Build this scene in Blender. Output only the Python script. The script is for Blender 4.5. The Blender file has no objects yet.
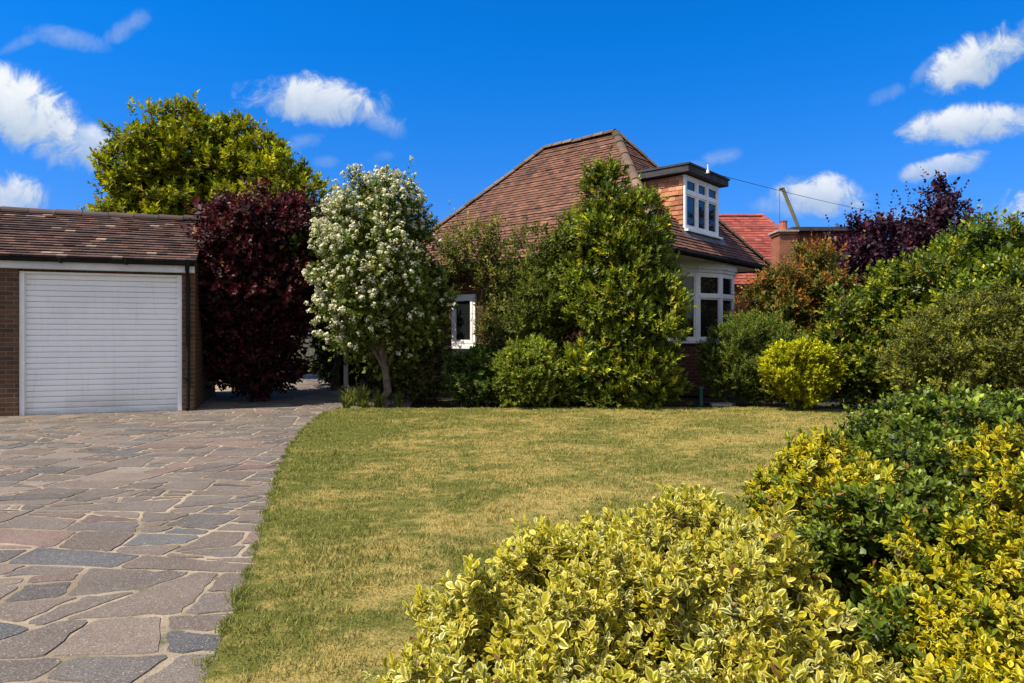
import bpy, math, random
import numpy as np
R = math.radians
C = bpy.context.scene.collection
SC = bpy.context.scene

# ------------------------------------------------------------------ camera
EYE, F = 1.3, 683.0
cam = bpy.data.cameras.new('camera')
cam.lens = 24.0; cam.sensor_width = 36.0; cam.shift_y = -0.0054
cam.clip_start = 0.05; cam.clip_end = 2000
camo = bpy.data.objects.new('camera', cam); C.objects.link(camo)
camo.location = (0, 0, EYE); camo.rotation_euler = (R(90), 0, 0)
SC.camera = camo

def at(px, py, Y):
    """world point seen at a photo pixel at depth Y (used for planning sizes only)"""
    return ((px-512)/F*Y, Y, EYE-(py-336)/F*Y)

# ------------------------------------------------------------------ view, sun, sky
vs = SC.view_settings
vs.view_transform = 'Standard'; vs.look = 'None'; vs.exposure = 0.75; vs.gamma = 1.0
SC.cycles.max_bounces = 6; SC.cycles.diffuse_bounces = 3; SC.cycles.glossy_bounces = 3
SC.cycles.transmission_bounces = 4; SC.cycles.transparent_max_bounces = 4
SC.cycles.use_denoising = True
SC.cycles.sample_clamp_indirect = 6

SUN_EL, SUN_AZ = 56.0, 243.0          # azimuth clockwise from +Y (the view direction): behind and to the left
sd = (math.sin(R(SUN_AZ))*math.cos(R(SUN_EL)), math.cos(R(SUN_AZ))*math.cos(R(SUN_EL)), math.sin(R(SUN_EL)))
sl = bpy.data.lights.new('sun', 'SUN'); sl.energy = 5.0; sl.angle = R(0.5); sl.color = (1.0, 0.91, 0.76)
so = bpy.data.objects.new('sun', sl); C.objects.link(so)
so.rotation_euler = (R(90-SUN_EL), 0, R(180-SUN_AZ)); so.location = (-20, -25, 40)

W = bpy.data.worlds.new('World'); SC.world = W; W.use_nodes = True
wt = W.node_tree; wt.nodes.clear()
class NT:
    """tiny helper to write node graphs"""
    def __init__(s, t): s.t = t
    def n(s, typ, **kw):
        nd = s.t.nodes.new(typ)
        ins = kw.pop('ins', {})
        for k, v in kw.items(): setattr(nd, k, v)
        for k, v in ins.items():
            if isinstance(v, bpy.types.NodeSocket): s.t.links.new(v, nd.inputs[k])
            else: nd.inputs[k].default_value = v
        return nd
    def m(s, op, a, b=0.0, c=0.0, clamp=False):
        nd = s.n('ShaderNodeMath', operation=op, use_clamp=clamp, ins={0: a, 1: b, 2: c}); return nd.outputs[0]
    def mix(s, f, a, b, blend='MIX'):
        nd = s.n('ShaderNodeMix', data_type='RGBA', blend_type=blend, ins={0: f, 6: a, 7: b}); return nd.outputs[2]
    def ss(s, v, lo, hi, a=0.0, b=1.0):
        nd = s.n('ShaderNodeMapRange', interpolation_type='SMOOTHSTEP', ins={0: v, 1: lo, 2: hi, 3: a, 4: b}); return nd.outputs[0]
    def noise(s, vec, scale, detail=4.0, rough=0.55, dist=0.0):
        nd = s.n('ShaderNodeTexNoise', ins={'Vector': vec, 'Scale': scale, 'Detail': detail, 'Roughness': rough, 'Distortion': dist}); return nd.outputs['Fac']
def c4(c): return (c[0], c[1], c[2], 1.0)

w = NT(wt)
SKY = 0.12
sky = w.n('ShaderNodeTexSky', sky_type='NISHITA', sun_disc=False, sun_elevation=R(SUN_EL), sun_rotation=R(SUN_AZ), altitude=200, air_density=1.0, dust_density=0.3, ozone_density=2.5)
geo = w.n('ShaderNodeTexCoord')
sep = w.n('ShaderNodeSeparateXYZ', ins={0: geo.outputs['Generated']})
# deep polarised blue overhead, paler towards the horizon
tint = w.mix(1.0, sky.outputs[0], w.mix(w.ss(sep.outputs[2], 0.0, 0.42), (0.20, 0.36, 0.72, 1), (0.012, 0.475, 1.02, 1)), 'MULTIPLY')
ymax = w.m('MAXIMUM', sep.outputs[1], 0.05)
u = w.m('DIVIDE', sep.outputs[0], ymax); v = w.m('DIVIDE', sep.outputs[2], ymax)
uv = w.n('ShaderNodeCombineXYZ', ins={0: u, 1: v, 2: 0.0}).outputs[0]
nA = w.noise(uv, 5.5, 8.0, 0.6, 0.4); nB = w.noise(uv, 20.0, 8.0, 0.66, 0.9)
wob = w.m('ADD', w.m('MULTIPLY', w.m('SUBTRACT', nA, 0.5), 2.6), w.m('MULTIPLY', w.m('SUBTRACT', nB, 0.5), 2.2))
# cloud: centre u, v, half sizes, tilt (deg), density, softness
CL = [(-.71, .322, .118, .064, -20, 1.0), (-.62, .285, .05, .035, -35, .8), (-.735, .205, .06, .04, 0, .9), (-.285, .345, .120, .040, -6, .95), (-.195, .315, .05, .022, -30, .6), (-.305, .285, .035, .015, 5, .5), (-.19, .262, .028, .013, 10, .45), (-.27, .256, .025, .012, 0, .35),
      (-.655, .436, .07, .018, -12, .45), (-.56, .455, .045, .018, 35, .45), (-.715, .432, .04, .012, 25, .35),
      (.70, .415, .105, .040, 24, 1.0), (.77, .45, .06, .03, 20, .9), (.675, .310, .125, .032, 6, .95), (.634, .249, .075, .018, 12, .75), (.546, .352, .035, .014, 25, .4), (.60, .385, .03, .012, 50, .4),
      (.458, .205, .085, .032, -3, .9), (.40, .19, .06, .02, 0, .6), (.305, .262, .038, .014, 15, .4), (.27, .25, .03, .01, 0, .3), (.60, .17, .1, .02, 0, .4), (-.42, .12, .1, .03, 0, .4), (.9, .2, .2, .05, 8, .8)]
front = w.ss(sep.outputs[1], 0.1, 0.3)
dens = None; shade = None
for (cu, cv, ru, rv, an, dn) in CL:
    a = R(an); du = w.m('SUBTRACT', u, cu); dv = w.m('SUBTRACT', v, cv)
    p = w.m('MULTIPLY', w.m('ADD', w.m('MULTIPLY', du, math.cos(a)), w.m('MULTIPLY', dv, math.sin(a))), 1/ru)
    q = w.m('MULTIPLY', w.m('SUBTRACT', w.m('MULTIPLY', dv, math.cos(a)), w.m('MULTIPLY', du, math.sin(a))), 1/rv)
    r2 = w.m('ADD', w.m('MULTIPLY', p, p), w.m('MULTIPLY', q, q))
    e = w.m('ADD', w.m('SUBTRACT', 1.0, r2), wob)
    d = w.m('MULTIPLY', w.ss(e, -0.1, 0.85 if dn > .6 else 1.6), dn)
    sh = w.m('MULTIPLY', d, w.m('ADD', w.m('MULTIPLY', q, 0.5), 0.5, clamp=True))
    dens = d if dens is None else w.m('MAXIMUM', dens, d)
    shade = sh if shade is None else w.m('MAXIMUM', shade, sh)
dens = w.m('MULTIPLY', dens, front)
lum = w.ss(w.m('ADD', w.m('MULTIPLY', shade, 0.75), w.m('MULTIPLY', w.m('ADD', nB, nA), 0.4)), 0.45, 1.1)
ccol = w.mix(lum, (2.1, 2.75, 3.7, 1), (4.6, 4.75, 4.95, 1))
fill_cloud_col = w.mix(lum, (4.6, 4.5, 4.4, 1), (6.8, 6.4, 5.8, 1))
# unseen broken cloud added behind the camera and overhead, for whiter ambient light
nC = w.noise(geo.outputs['Generated'], 2.6, 7.0, 0.58, 0.3)
fill_cloud = w.m('MULTIPLY', w.ss(nC, 0.42, 0.56), w.ss(sep.outputs[1], 0.05, -0.12))
fill_cloud = w.m('MULTIPLY', fill_cloud, w.ss(sep.outputs[2], 0.0, 0.08))
skyc = w.mix(fill_cloud, w.mix(dens, tint, ccol), fill_cloud_col)
bg = w.n('ShaderNodeBackground', ins={0: skyc, 1: SKY})
w.n('ShaderNodeOutputWorld', ins={0: bg.outputs[0]})

# ------------------------------------------------------------------ object helpers
def link(o, parent=None):
    C.objects.link(o)
    if parent is not None: o.parent = parent
    return o
def tag(o, label=None, cat=None, group=None, kind=None):
    if label: o['label'] = label
    if cat: o['category'] = cat
    if group: o['group'] = group
    if kind: o['kind'] = kind
    return o
def empty(name, loc, label, cat, rz=0.0, group=None):
    o = bpy.data.objects.new(name, None); o.empty_display_size = 0.2
    o.location = loc; o.rotation_euler = (0, 0, rz)
    link(o); return tag(o, label, cat, group)

class MB:
    """collects faces (with metre UVs and a colour per face) and links them as ONE mesh object"""
    def __init__(s): s.v = []; s.f = []; s.uv = []; s.c = []
    def face(s, pts, uvs=None, col=(1, 1, 1)):
        b = len(s.v); s.v += [tuple(p) for p in pts]; s.f.append(tuple(range(b, b+len(pts))))
        if uvs is None:
            p = [np.array(q, float) for q in pts]
            n = np.cross(p[1]-p[0], p[2]-p[0]); n = n/(np.linalg.norm(n)+1e-12)
            if abs(n[2]) > .8: uvs = [(q[0], q[1]) for q in p]
            else:
                h = np.array([-n[1], n[0], 0]); h /= np.linalg.norm(h)+1e-12
                uvs = [(float(q@h), float(q[2])) for q in p]
        s.uv += [tuple(q) for q in uvs]; s.c.append(col)
    def box(s, x0, x1, y0, y1, z0, z1, col=(1, 1, 1), skip=''):
        a = [(x0,y0,z0),(x1,y0,z0),(x1,y1,z0),(x0,y1,z0),(x0,y0,z1),(x1,y0,z1),(x1,y1,z1),(x0,y1,z1)]
        for k, ids in dict(d=(3,2,1,0), u=(4,5,6,7), f=(0,1,5,4), r=(1,2,6,5), b=(2,3,7,6), l=(3,0,4,7)).items():
            if k not in skip: s.face([a[i] for i in ids], col=col)
    def obox(s, o, ax, ay, az, sx, sy, sz, col=(1, 1, 1)):
        """oriented box from corner o along unit axes"""
        o = np.array(o, float); X = np.array(ax)*sx; Y = np.array(ay)*sy; Z = np.array(az)*sz
        a = [o, o+X, o+X+Y, o+Y, o+Z, o+X+Z, o+X+Y+Z, o+Y+Z]
        for ids in ((3,2,1,0),(4,5,6,7),(0,1,5,4),(1,2,6,5),(2,3,7,6),(3,0,4,7)): s.face([a[i] for i in ids], col=col)
    def prism(s, poly, z0, z1, col=(1, 1, 1)):
        n = len(poly)
        s.face([(x, y, z1) for x, y in poly], col=col); s.face([(x, y, z0) for x, y in reversed(poly)], col=col)
        for i in range(n):
            (a, b), (c, d) = poly[i], poly[(i+1) % n]
            s.face([(a,b,z0),(c,d,z0),(c,d,z1),(a,b,z1)], col=col)
    def tube(s, pts, rad, n=8, col=(1, 1, 1), cap=True):
        pts = [np.array(p, float) for p in pts]; rad = [rad]*len(pts) if np.isscalar(rad) else rad
        rings = []
        for i, p in enumerate(pts):
            t = pts[min(i+1, len(pts)-1)]-pts[max(i-1, 0)]; t /= np.linalg.norm(t)+1e-12
            a = np.cross(t, (0.31, 0.17, 0.93) if abs(t[2]) < .9 else (1, 0.2, 0)); a /= np.linalg.norm(a); b = np.cross(t, a)
            rings.append([p+rad[i]*(math.cos(2*math.pi*k/n)*a+math.sin(2*math.pi*k/n)*b) for k in range(n)])
        L = 0.0
        for i in range(len(rings)-1):
            d = float(np.linalg.norm(pts[i+1]-pts[i]))
            for k in range(n):
                k2 = (k+1) % n
                s.face([rings[i][k], rings[i][k2], rings[i+1][k2], rings[i+1][k]], [(k/n, L), ((k+1)/n, L), ((k+1)/n, L+d), (k/n, L+d)], col)
            L += d
        if cap: s.face(rings[0][::-1], col=col); s.face(rings[-1], col=col)
    def build(s, name, m, parent=None, smooth=False, merge=False):
        me = bpy.data.meshes.new(name); me.from_pydata(s.v, [], s.f)
        me.polygons.foreach_set('use_smooth', [smooth]*len(s.f))
        ul = me.uv_layers.new(name='UVMap'); ul.data.foreach_set('uv', np.array(s.uv, np.float32).ravel())
        col = np.ones((len(s.v), 4), np.float32); k = 0
        for f, c in zip(s.f, s.c):
            col[k:k+len(f), :3] = c; k += len(f)
        a = me.attributes.new('Col', 'FLOAT_COLOR', 'POINT'); a.data.foreach_set('color', col.ravel())
        me.materials.append(m)
        if merge:
            import bmesh
            bm = bmesh.new(); bm.from_mesh(me); bmesh.ops.remove_doubles(bm, verts=bm.verts, dist=1e-5); bm.to_mesh(me); bm.free()
        me.update()
        return link(bpy.data.objects.new(name, me), parent)

# ------------------------------------------------------------------ materials
def newmat(name):
    m = bpy.data.materials.new(name); m.use_nodes = True; m.node_tree.nodes.clear(); return m, NT(m.node_tree)
def finish(g, sh): g.n('ShaderNodeOutputMaterial', ins={0: sh})
def bsdf(g, col, rough=0.7, spec=0.3, normal=None, **kw):
    ins = {'Base Color': col, 'Roughness': rough, 'Specular IOR Level': spec}; ins.update(kw)
    if normal is not None: ins['Normal'] = normal
    return g.n('ShaderNodeBsdfPrincipled', ins=ins).outputs[0]
def bump(g, h, strength=0.5, dist=0.01): return g.n('ShaderNodeBump', ins={'Strength': strength, 'Distance': dist, 'Height': h}).outputs[0]
def obj_co(g): return g.n('ShaderNodeTexCoord').outputs['Object']
def pos(g): return g.n('ShaderNodeNewGeometry').outputs['Position']
def attr(g): return g.n('ShaderNodeAttribute', attribute_name='Col').outputs['Color']

def plain(name, col, rough=0.6, spec=0.3, var=0.15, scale=6.0, bmp=0.0):
    m, g = newmat(name); co = obj_co(g)
    n1 = g.noise(co, scale, 6); n2 = g.noise(co, scale*9, 4)
    f = g.m('ADD', g.m('MULTIPLY', n1, 0.7), g.m('MULTIPLY', n2, 0.3))
    f = g.ss(f, 0.35, 0.65)
    c = g.mix(f, c4([x*(1-var) for x in col]), c4([min(1, x*(1+var)) for x in col]))
    finish(g, bsdf(g, c, rough, spec, bump(g, n2, bmp, 0.005) if bmp else None)); return m

def leafmat(name, trans=0.28, rough=0.45, spec=0.35, tcol=(1.15, 1.25, 0.45)):
    m, g = newmat(name); c = attr(g)
    d = bsdf(g, c, rough, spec)
    t = g.n('ShaderNodeBsdfTranslucent', ins={0: g.mix(1.0, c, c4(tcol), 'MULTIPLY')}).outputs[0]
    finish(g, g.n('ShaderNodeMixShader', ins={0: trans, 1: d, 2: t}).outputs[0]); return m

def variegated(name):
    """leaf with a pale margin of uneven width round a greener heart; 'luv' runs across (x) and along (y) the leaf"""
    m, g = newmat(name); c = attr(g)
    a = g.n('ShaderNodeAttribute', attribute_name='luv'); s = g.n('ShaderNodeSeparateXYZ', ins={0: a.outputs['Vector']})
    e = g.n('ShaderNodeAttribute', attribute_name='Edge').outputs['Color']
    au = g.m('ABSOLUTE', s.outputs[0]); n = g.noise(pos(g), 90.0, 3)
    along = g.m('MULTIPLY', g.m('SUBTRACT', s.outputs[1], 0.75), 1.1, clamp=True)
    k = g.ss(g.m('ADD', g.m('ADD', au, along), g.m('MULTIPLY', g.m('SUBTRACT', n, 0.5), 0.9)), 0.48, 0.62)
    rib = g.ss(au, 0.0, 0.08, 0.25, 0.0)
    cc = g.mix(k, c, e); cc = g.mix(rib, cc, e)
    bm_ = bump(g, g.noise(pos(g), 220.0, 2), 0.25, 0.002)
    d = bsdf(g, cc, 0.42, 0.25, bm_)
    t = g.n('ShaderNodeBsdfTranslucent', ins={0: g.mix(1.0, cc, (1.1, 1.15, 0.4, 1), 'MULTIPLY')}).outputs[0]
    finish(g, g.n('ShaderNodeMixShader', ins={0: 0.36, 1: d, 2: t}).outputs[0]); return m

def brick(name, c1, c2, mortar, bw=0.225, bh=0.075):
    m, g = newmat(name)
    uvn = g.n('ShaderNodeTexCoord').outputs['UV']
    b = g.n('ShaderNodeTexBrick', offset=0.5, ins={'Vector': uvn, 'Color1': c4(c1), 'Color2': c4(c2), 'Mortar': c4(mortar), 'Scale': 1.0,
             'Mortar Size': 0.006, 'Mortar Smooth': 0.2, 'Bias': 0.0, 'Brick Width': bw, 'Row Height': bh})
    co = obj_co(g); n = g.noise(co, 3.0, 6); n2 = g.noise(co, 55, 4)
    c = g.mix(0.5, b.outputs['Color'], g.n('ShaderNodeMapRange', ins={0: n, 1: .3, 2: .7, 3: .45, 4: 1.2}).outputs[0], 'MULTIPLY')
    c = g.mix(g.ss(n2, .55, .75, 0, .35), c, c4([x*.5 for x in c1]))
    h = g.m('ADD', g.m('MULTIPLY', b.outputs['Fac'], -1.0), g.m('MULTIPLY', n2, 0.4))
    finish(g, bsdf(g, c, 0.85, 0.2, bump(g, h, 0.7, 0.008))); return m

def tilemat(name, rough=0.8, lichen=(0.32, 0.29, 0.22), amt=0.35):
    m, g = newmat(name); c = attr(g); co = obj_co(g)
    n = g.noise(co, 1.6, 6, .6); n2 = g.noise(co, 38, 5, .65); n3 = g.noise(co, 9, 5, .6)
    c = g.mix(g.ss(n, .38, .64, 0.0, .6), c, g.mix(1.0, c, (0.55, 0.52, 0.52, 1), 'MULTIPLY')); c = g.mix(g.ss(g.noise(co, 4.5, 5, .65), .55, .7, 0, .45), c, g.mix(1.0, c, (1.35, 1.2, 1.1, 1), 'MULTIPLY'))
    c = g.mix(g.m('MULTIPLY', g.ss(n2, .6, .74), g.ss(n3, .42, .62, 0, amt)), c, c4(lichen))
    finish(g, bsdf(g, c, rough, 0.25, bump(g, n2, 0.35, 0.006))); return m

def glassmat(name):
    m, g = newmat(name)
    n = g.noise(obj_co(g), 2.5, 2)
    finish(g, bsdf(g, (0.012, 0.014, 0.015, 1), 0.03, 0.5, bump(g, n, 0.06, 0.02))); return m

M = {}
M['leaf'] = leafmat('leaf', 0.3, 0.55, 0.15); M['leaf_gloss'] = leafmat('leaf_gloss', 0.25, 0.42, 0.25); M['leaf_red'] = leafmat('leaf_red', 0.25, 0.5, 0.2, (1.4, 0.5, 0.6))
M['petal'] = leafmat('petal', 0.25, 0.6, 0.2, (1, 1, .9)); M['varieg'] = variegated('variegated_leaf')
M['bark'] = plain('bark', (0.13, 0.10, 0.07), 0.9, 0.1, 0.45, 9, 0.8)
M['dark_bark'] = plain('dark_bark', (0.05, 0.04, 0.03), 0.9, 0.1, 0.4, 9, 0.8)
M['white_paint'] = plain('white_paint', (0.78, 0.78, 0.76), 0.45, 0.35, 0.06, 4)
M['fascia_paint'] = plain('fascia_paint', (0.60, 0.61, 0.60), 0.5, 0.35, 0.1, 3)
M['black_plastic'] = plain('black_plastic', (0.014, 0.014, 0.014), 0.75, 0.08, 0.3, 5)
M['lead'] = plain('lead', (0.10, 0.105, 0.11), 0.6, 0.3, 0.25, 4)
M['felt'] = plain('felt', (0.05, 0.05, 0.055), 0.8, 0.2, 0.3, 5)
M['garage_brick'] = brick('garage_brick', (0.13, 0.065, 0.035), (0.075, 0.042, 0.026), (0.16, 0.14, 0.11))
M['house_brick'] = brick('house_brick', (0.13, 0.042, 0.025), (0.085, 0.03, 0.02), (0.14, 0.12, 0.10))
M['chimney_brick'] = brick('chimney_brick', (0.34, 0.12, 0.06), (0.26, 0.085, 0.045), (0.25, 0.2, 0.15))
M['tile'] = tilemat('roof_tile'); M['red_tile'] = tilemat('red_tile', 0.75, (0.3, .1, .08), 0.3)
M['hung_tile'] = tilemat('hung_tile', 0.75, (0.3, .2, .12), 0.2)
M['ridge'] = tilemat('ridge_tile', 0.85, (0.24, 0.20, 0.05), 0.75)
M['glass'] = glassmat('glass')
M['timber'] = plain('timber', (0.022, 0.017, 0.013), 0.8, 0.2, 0.35, 3)
M['grey_timber'] = plain('grey_timber', (0.17, 0.18, 0.14), 0.8, 0.2, 0.2, 5)
M['boom'] = plain('boom_paint', (0.16, 0.15, 0.075), 0.6, 0.3, 0.2, 2)
M['render'] = plain('render_wall', (0.62, 0.61, 0.57), 0.9, 0.15, 0.1, 3)
M['concrete'] = plain('concrete', (0.34, 0.32, 0.28), 0.9, 0.15, 0.2, 6, .4)

def ground_mat():
    m, g = newmat('soil'); p = pos(g)
    n = g.noise(p, 1.2, 6); n2 = g.noise(p, 30, 6, .65)
    c = g.mix(g.ss(n, .35, .65), (0.035, 0.025, 0.015, 1), (0.05, 0.05, 0.02, 1))
    c = g.mix(g.ss(n2, .5, .7, 0, .5), c, (0.10, 0.075, 0.045, 1))
    finish(g, bsdf(g, c, 0.95, 0.1, bump(g, n2, 0.9, 0.03))); return m
M['soil'] = ground_mat()

def lawn_colour(g):
    p = pos(g)
    mp = g.n('ShaderNodeMapping', ins={0: p, 3: (0.75, 1.0, 1.0)}).outputs[0]
    a = g.noise(mp, 1.5, 6, .66, .5); b = g.noise(p, 9.0, 4, .6); d = g.noise(p, 0.5, 2)
    f = g.m('ADD', g.m('ADD', g.m('MULTIPLY', a, 0.62), g.m('MULTIPLY', b, 0.42)), g.m('MULTIPLY', d, 0.2))
    sx = g.n('ShaderNodeSeparateXYZ', ins={0: p})
    # the strip along the drive keeps greener, the middle of the lawn is drier
    edge = g.ss(sx.outputs[0], -2.6, -0.4, -0.085, 0.015)
    f = g.m('ADD', f, edge)
    return g.ss(f, 0.535, 0.745)
def lawn_mat():
    m, g = newmat('lawn'); dry = lawn_colour(g); n2 = g.noise(pos(g), 60, 4)
    c = g.mix(dry, (0.10, 0.105, 0.022, 1), (0.32, 0.245, 0.08, 1))
    c = g.mix(g.ss(n2, .4, .75, 0, .6), c, g.mix(1.0, c, (0.55, 0.5, 0.45, 1), 'MULTIPLY'))
    finish(g, bsdf(g, c, 0.95, 0.1, bump(g, n2, 0.8, 0.02))); return m
def blade_mat():
    m, g = newmat('grass_blade'); dry = lawn_colour(g); c = attr(g)
    s = g.n('ShaderNodeSeparateColor', ins={0: c})
    k = g.m('ADD', dry, g.m('MULTIPLY', g.m('SUBTRACT', s.outputs[0], 0.5), 0.9), clamp=True)
    c1 = g.mix(k, (0.175, 0.195, 0.036, 1), (0.45, 0.35, 0.115, 1))
    c1 = g.mix(g.m('MULTIPLY', s.outputs[1], 0.35), c1, (0.25, 0.26, 0.06, 1))
    d = bsdf(g, c1, 0.6, 0.2)
    t = g.n('ShaderNodeBsdfTranslucent', ins={0: c1}).outputs[0]
    finish(g, g.n('ShaderNodeMixShader', ins={0: 0.25, 1: d, 2: t}).outputs[0]); return m
M['lawn'] = lawn_mat(); M['blade'] = blade_mat()

def stone_mat():
    m, g = newmat('paving_stone'); c = attr(g); p = pos(g)
    n = g.noise(p, 2.2, 6, .6); n2 = g.noise(p, 26, 6, .68); n3 = g.noise(p, 130, 4, .7)
    c = g.mix(g.ss(n, .35, .68, 0, .5), c, g.mix(1.0, c, (0.62, 0.6, 0.58, 1), 'MULTIPLY'))
    c = g.mix(g.ss(n2, .52, .75, 0, .55), c, (0.21, 0.19, 0.165, 1))
    n4 = g.noise(p, 75, 3, .6)
    c = g.mix(g.ss(n3, .56, .66, 0, .75), c, (0.36, 0.33, 0.29, 1))
    c = g.mix(g.ss(n3, .46, .34, 0, .75), c, (0.045, 0.04, 0.036, 1))
    c = g.mix(g.ss(n4, .66, .72, 0, .8), c, (0.5, 0.46, 0.4, 1))
    h = g.m('ADD', g.m('MULTIPLY', n2, 0.8), g.m('MULTIPLY', n3, 0.5))
    finish(g, bsdf(g, c, 0.72, 0.3, bump(g, h, 0.75, 0.012))); return m
def mortar_mat():
    m, g = newmat('mortar'); p = pos(g); n = g.noise(p, 1.6, 5); n2 = g.noise(p, 70, 5, .7)
    c = g.mix(g.ss(n, .35, .65), (0.21, 0.17, 0.122, 1), (0.35, 0.285, 0.205, 1))
    c = g.mix(g.ss(n2, .5, .7, 0, .7), c, (0.11, 0.09, 0.065, 1)); c = g.mix(g.m('MULTIPLY', g.ss(g.noise(p, 3.5, 6, .65), .56, .68), .75), c, (0.06, 0.07, 0.03, 1))
    finish(g, bsdf(g, c, 0.95, 0.1, bump(g, n2, 0.8, 0.012))); return m
M['stone'] = stone_mat(); M['mortar'] = mortar_mat()

# ------------------------------------------------------------------ the ground
def sheet(name, poly, z, m, kind='structure', thick=0.0):
    b = MB(); b.face([(x, y, z) for x, y in poly])
    if thick:
        for i in range(len(poly)):
            (x0, y0), (x1, y1) = poly[i], poly[(i+1) % len(poly)]
            b.face([(x0,y0,z-thick),(x1,y1,z-thick),(x1,y1,z),(x0,y0,z)])
    o = b.build(name, m); tag(o, kind=kind); return o
sheet('ground', [(-400, -300), (400, -300), (400, 900), (-400, 900)], -0.05, M['soil'])
sheet('driveway_bed', [(-13, -3), (-0.2, -3), (-0.2, 6), (-1.9, 12.3), (-2.6, 24), (-6.6, 24), (-13, 12.6)], 0.0, M['mortar'])

# lawn edge along the drive
EDGE = [(-0.55, 0.2), (-0.86, 1.2), (-1.13, 2.5), (-1.36, 3.5), (-1.72, 4.8), (-2.15, 6.3), (-2.48, 7.6), (-2.78, 9.0), (-3.0, 10.4), (-3.10, 11.4), (-3.02, 12.0)]
lawn_poly = [(6.5, 0.2), (6.5, 11.6), (4.6, 12.25), (2.5, 12.1), (0.0, 12.05), (-2.0, 12.0)] + EDGE[::-1]
lo = sheet('lawn', lawn_poly, 0.028, M['lawn'], thick=0.06)
rng = np.random.default_rng(11)

# crazy paving: a sheet of broken stones cut by random straight lines
def cut(poly, p, d):
    n = np.array([-d[1], d[0]]); A, B = [], []
    k = len(poly); s = [float((q-p)@n) for q in poly]
    for i in range(k):
        j = (i+1) % k
        (A if s[i] >= 0 else B).append(poly[i])
        if (s[i] >= 0) != (s[j] >= 0):
            t = s[i]/(s[i]-s[j]); x = poly[i]+t*(poly[j]-poly[i]); A.append(x); B.append(x)
    return A, B
def area(poly):
    p = np.array(poly); x, y = p[:, 0], p[:, 1]
    return 0.5*abs(np.dot(x, np.roll(y, -1))-np.dot(y, np.roll(x, -1)))
P0 = lambda poly: np.array(poly).mean(0)
def split(poly, out, depth=0):
    a = area(poly)
    lim = float(rng.choice([0.06, 0.16, 0.26, 0.36, 0.5], p=[.26, .28, .24, .15, .07]))
    lim *= .55 if P0(poly)[1] > 4.6 else .78
    if a < lim or a < 0.02: out.append(poly); return
    P = np.array(poly); c = P.mean(0); ext = P.max(0)-P.min(0)
    horiz = ext[1]*1.55 > ext[0]                      # keep stones wider than deep
    ang = (0 if horiz else math.pi/2)+rng.normal(0, 0.10 if depth < 5 else 0.24)
    p = c+rng.normal(0, 0.13, 2)*ext
    A, B = cut([np.array(q) for q in poly], p, np.array([math.cos(ang), math.sin(ang)]))
    if len(A) < 3 or len(B) < 3 or min(area(A), area(B)) < 0.012: out.append(poly); return
    split(A, out, depth+1); split(B, out, depth+1)
def inset(poly, d):
    P = [np.array(q) for q in poly]
    if np.cross(P[1]-P[0], P[2]-P[1]) < 0: P = P[::-1]
    out = P
    for i in range(len(P)):
        a, b = P[i], P[(i+1) % len(P)]; t = b-a; L = np.linalg.norm(t)
        if L < 1e-6: continue
        t = t/L; n = np.array([-t[1], t[0]])
        out, _ = cut(out, a+n*d, t)
        if len(out) < 3: return None
    return out
stones = []
split([np.array(q, float) for q in [(-12.5, 0.5), (-0.3, 0.5), (-1.4, 6), (-1.9, 13), (-2.7, 23.5), (-6.4, 23.5), (-6.6, 13.4), (-12.5, 11.2)]], stones)
SCOL = [((.165, .134, .110), .34), ((.125, .108, .096), .22), ((.190, .146, .115), .20), ((.20, .134, .108), .07), ((.112, .110, .110), .07), ((.225, .185, .148), .07)]
def roughen(poly):
    """break long edges and nibble the corners"""
    out = []; k = len(poly)
    for i in range(k):
        a, b = poly[i], poly[(i+1) % k]; t = b-a; L = np.linalg.norm(t)
        if L < 0.03: out.append(a); continue
        n = np.array([-t[1], t[0]])/L; c = min(.022, L*.22)
        out.append(a+t/L*c*rng.uniform(.5, 1.3)); m_ = int(L/0.075)
        for j in range(1, m_+1): out.append(a+t*(j/(m_+1))+n*rng.normal(0, .0075))
        out.append(b-t/L*c*rng.uniform(.5, 1.3))
    return out
b = MB()
for s in stones:
    gp = rng.uniform(0.007, 0.016); q = inset(s, gp)
    if q is None or area(q) < 0.002: q = inset(s, .003)
    if q is None: continue
    q = roughen(q)
    c = np.array(SCOL[rng.choice(len(SCOL), p=[x[1]/sum(y[1] for y in SCOL) for x in SCOL])][0])*rng.uniform(.62, 1.05)
    P = np.array(q); cen = P.mean(0); h = 0.0045+rng.uniform(-.0015, .002); tx, ty = rng.normal(0, .0012, 2)
    zt = lambda p: h+tx*(p[0]-cen[0])+ty*(p[1]-cen[1])
    inn = [cen+(p-cen)*(1-0.006/max(.06, np.linalg.norm(p-cen))) for p in P]
    b.face([(p[0], p[1], zt(p)) for p in inn], col=tuple(c))
    k = len(P)
    for i in range(k):
        j = (i+1) % k
        b.face([(P[i][0], P[i][1], -.004), (P[j][0], P[j][1], -.004), (inn[j][0], inn[j][1], zt(inn[j])), (inn[i][0], inn[i][1], zt(inn[i]))], col=tuple(c*.9))
tag(b.build('driveway', M['stone']), kind='structure')

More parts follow.
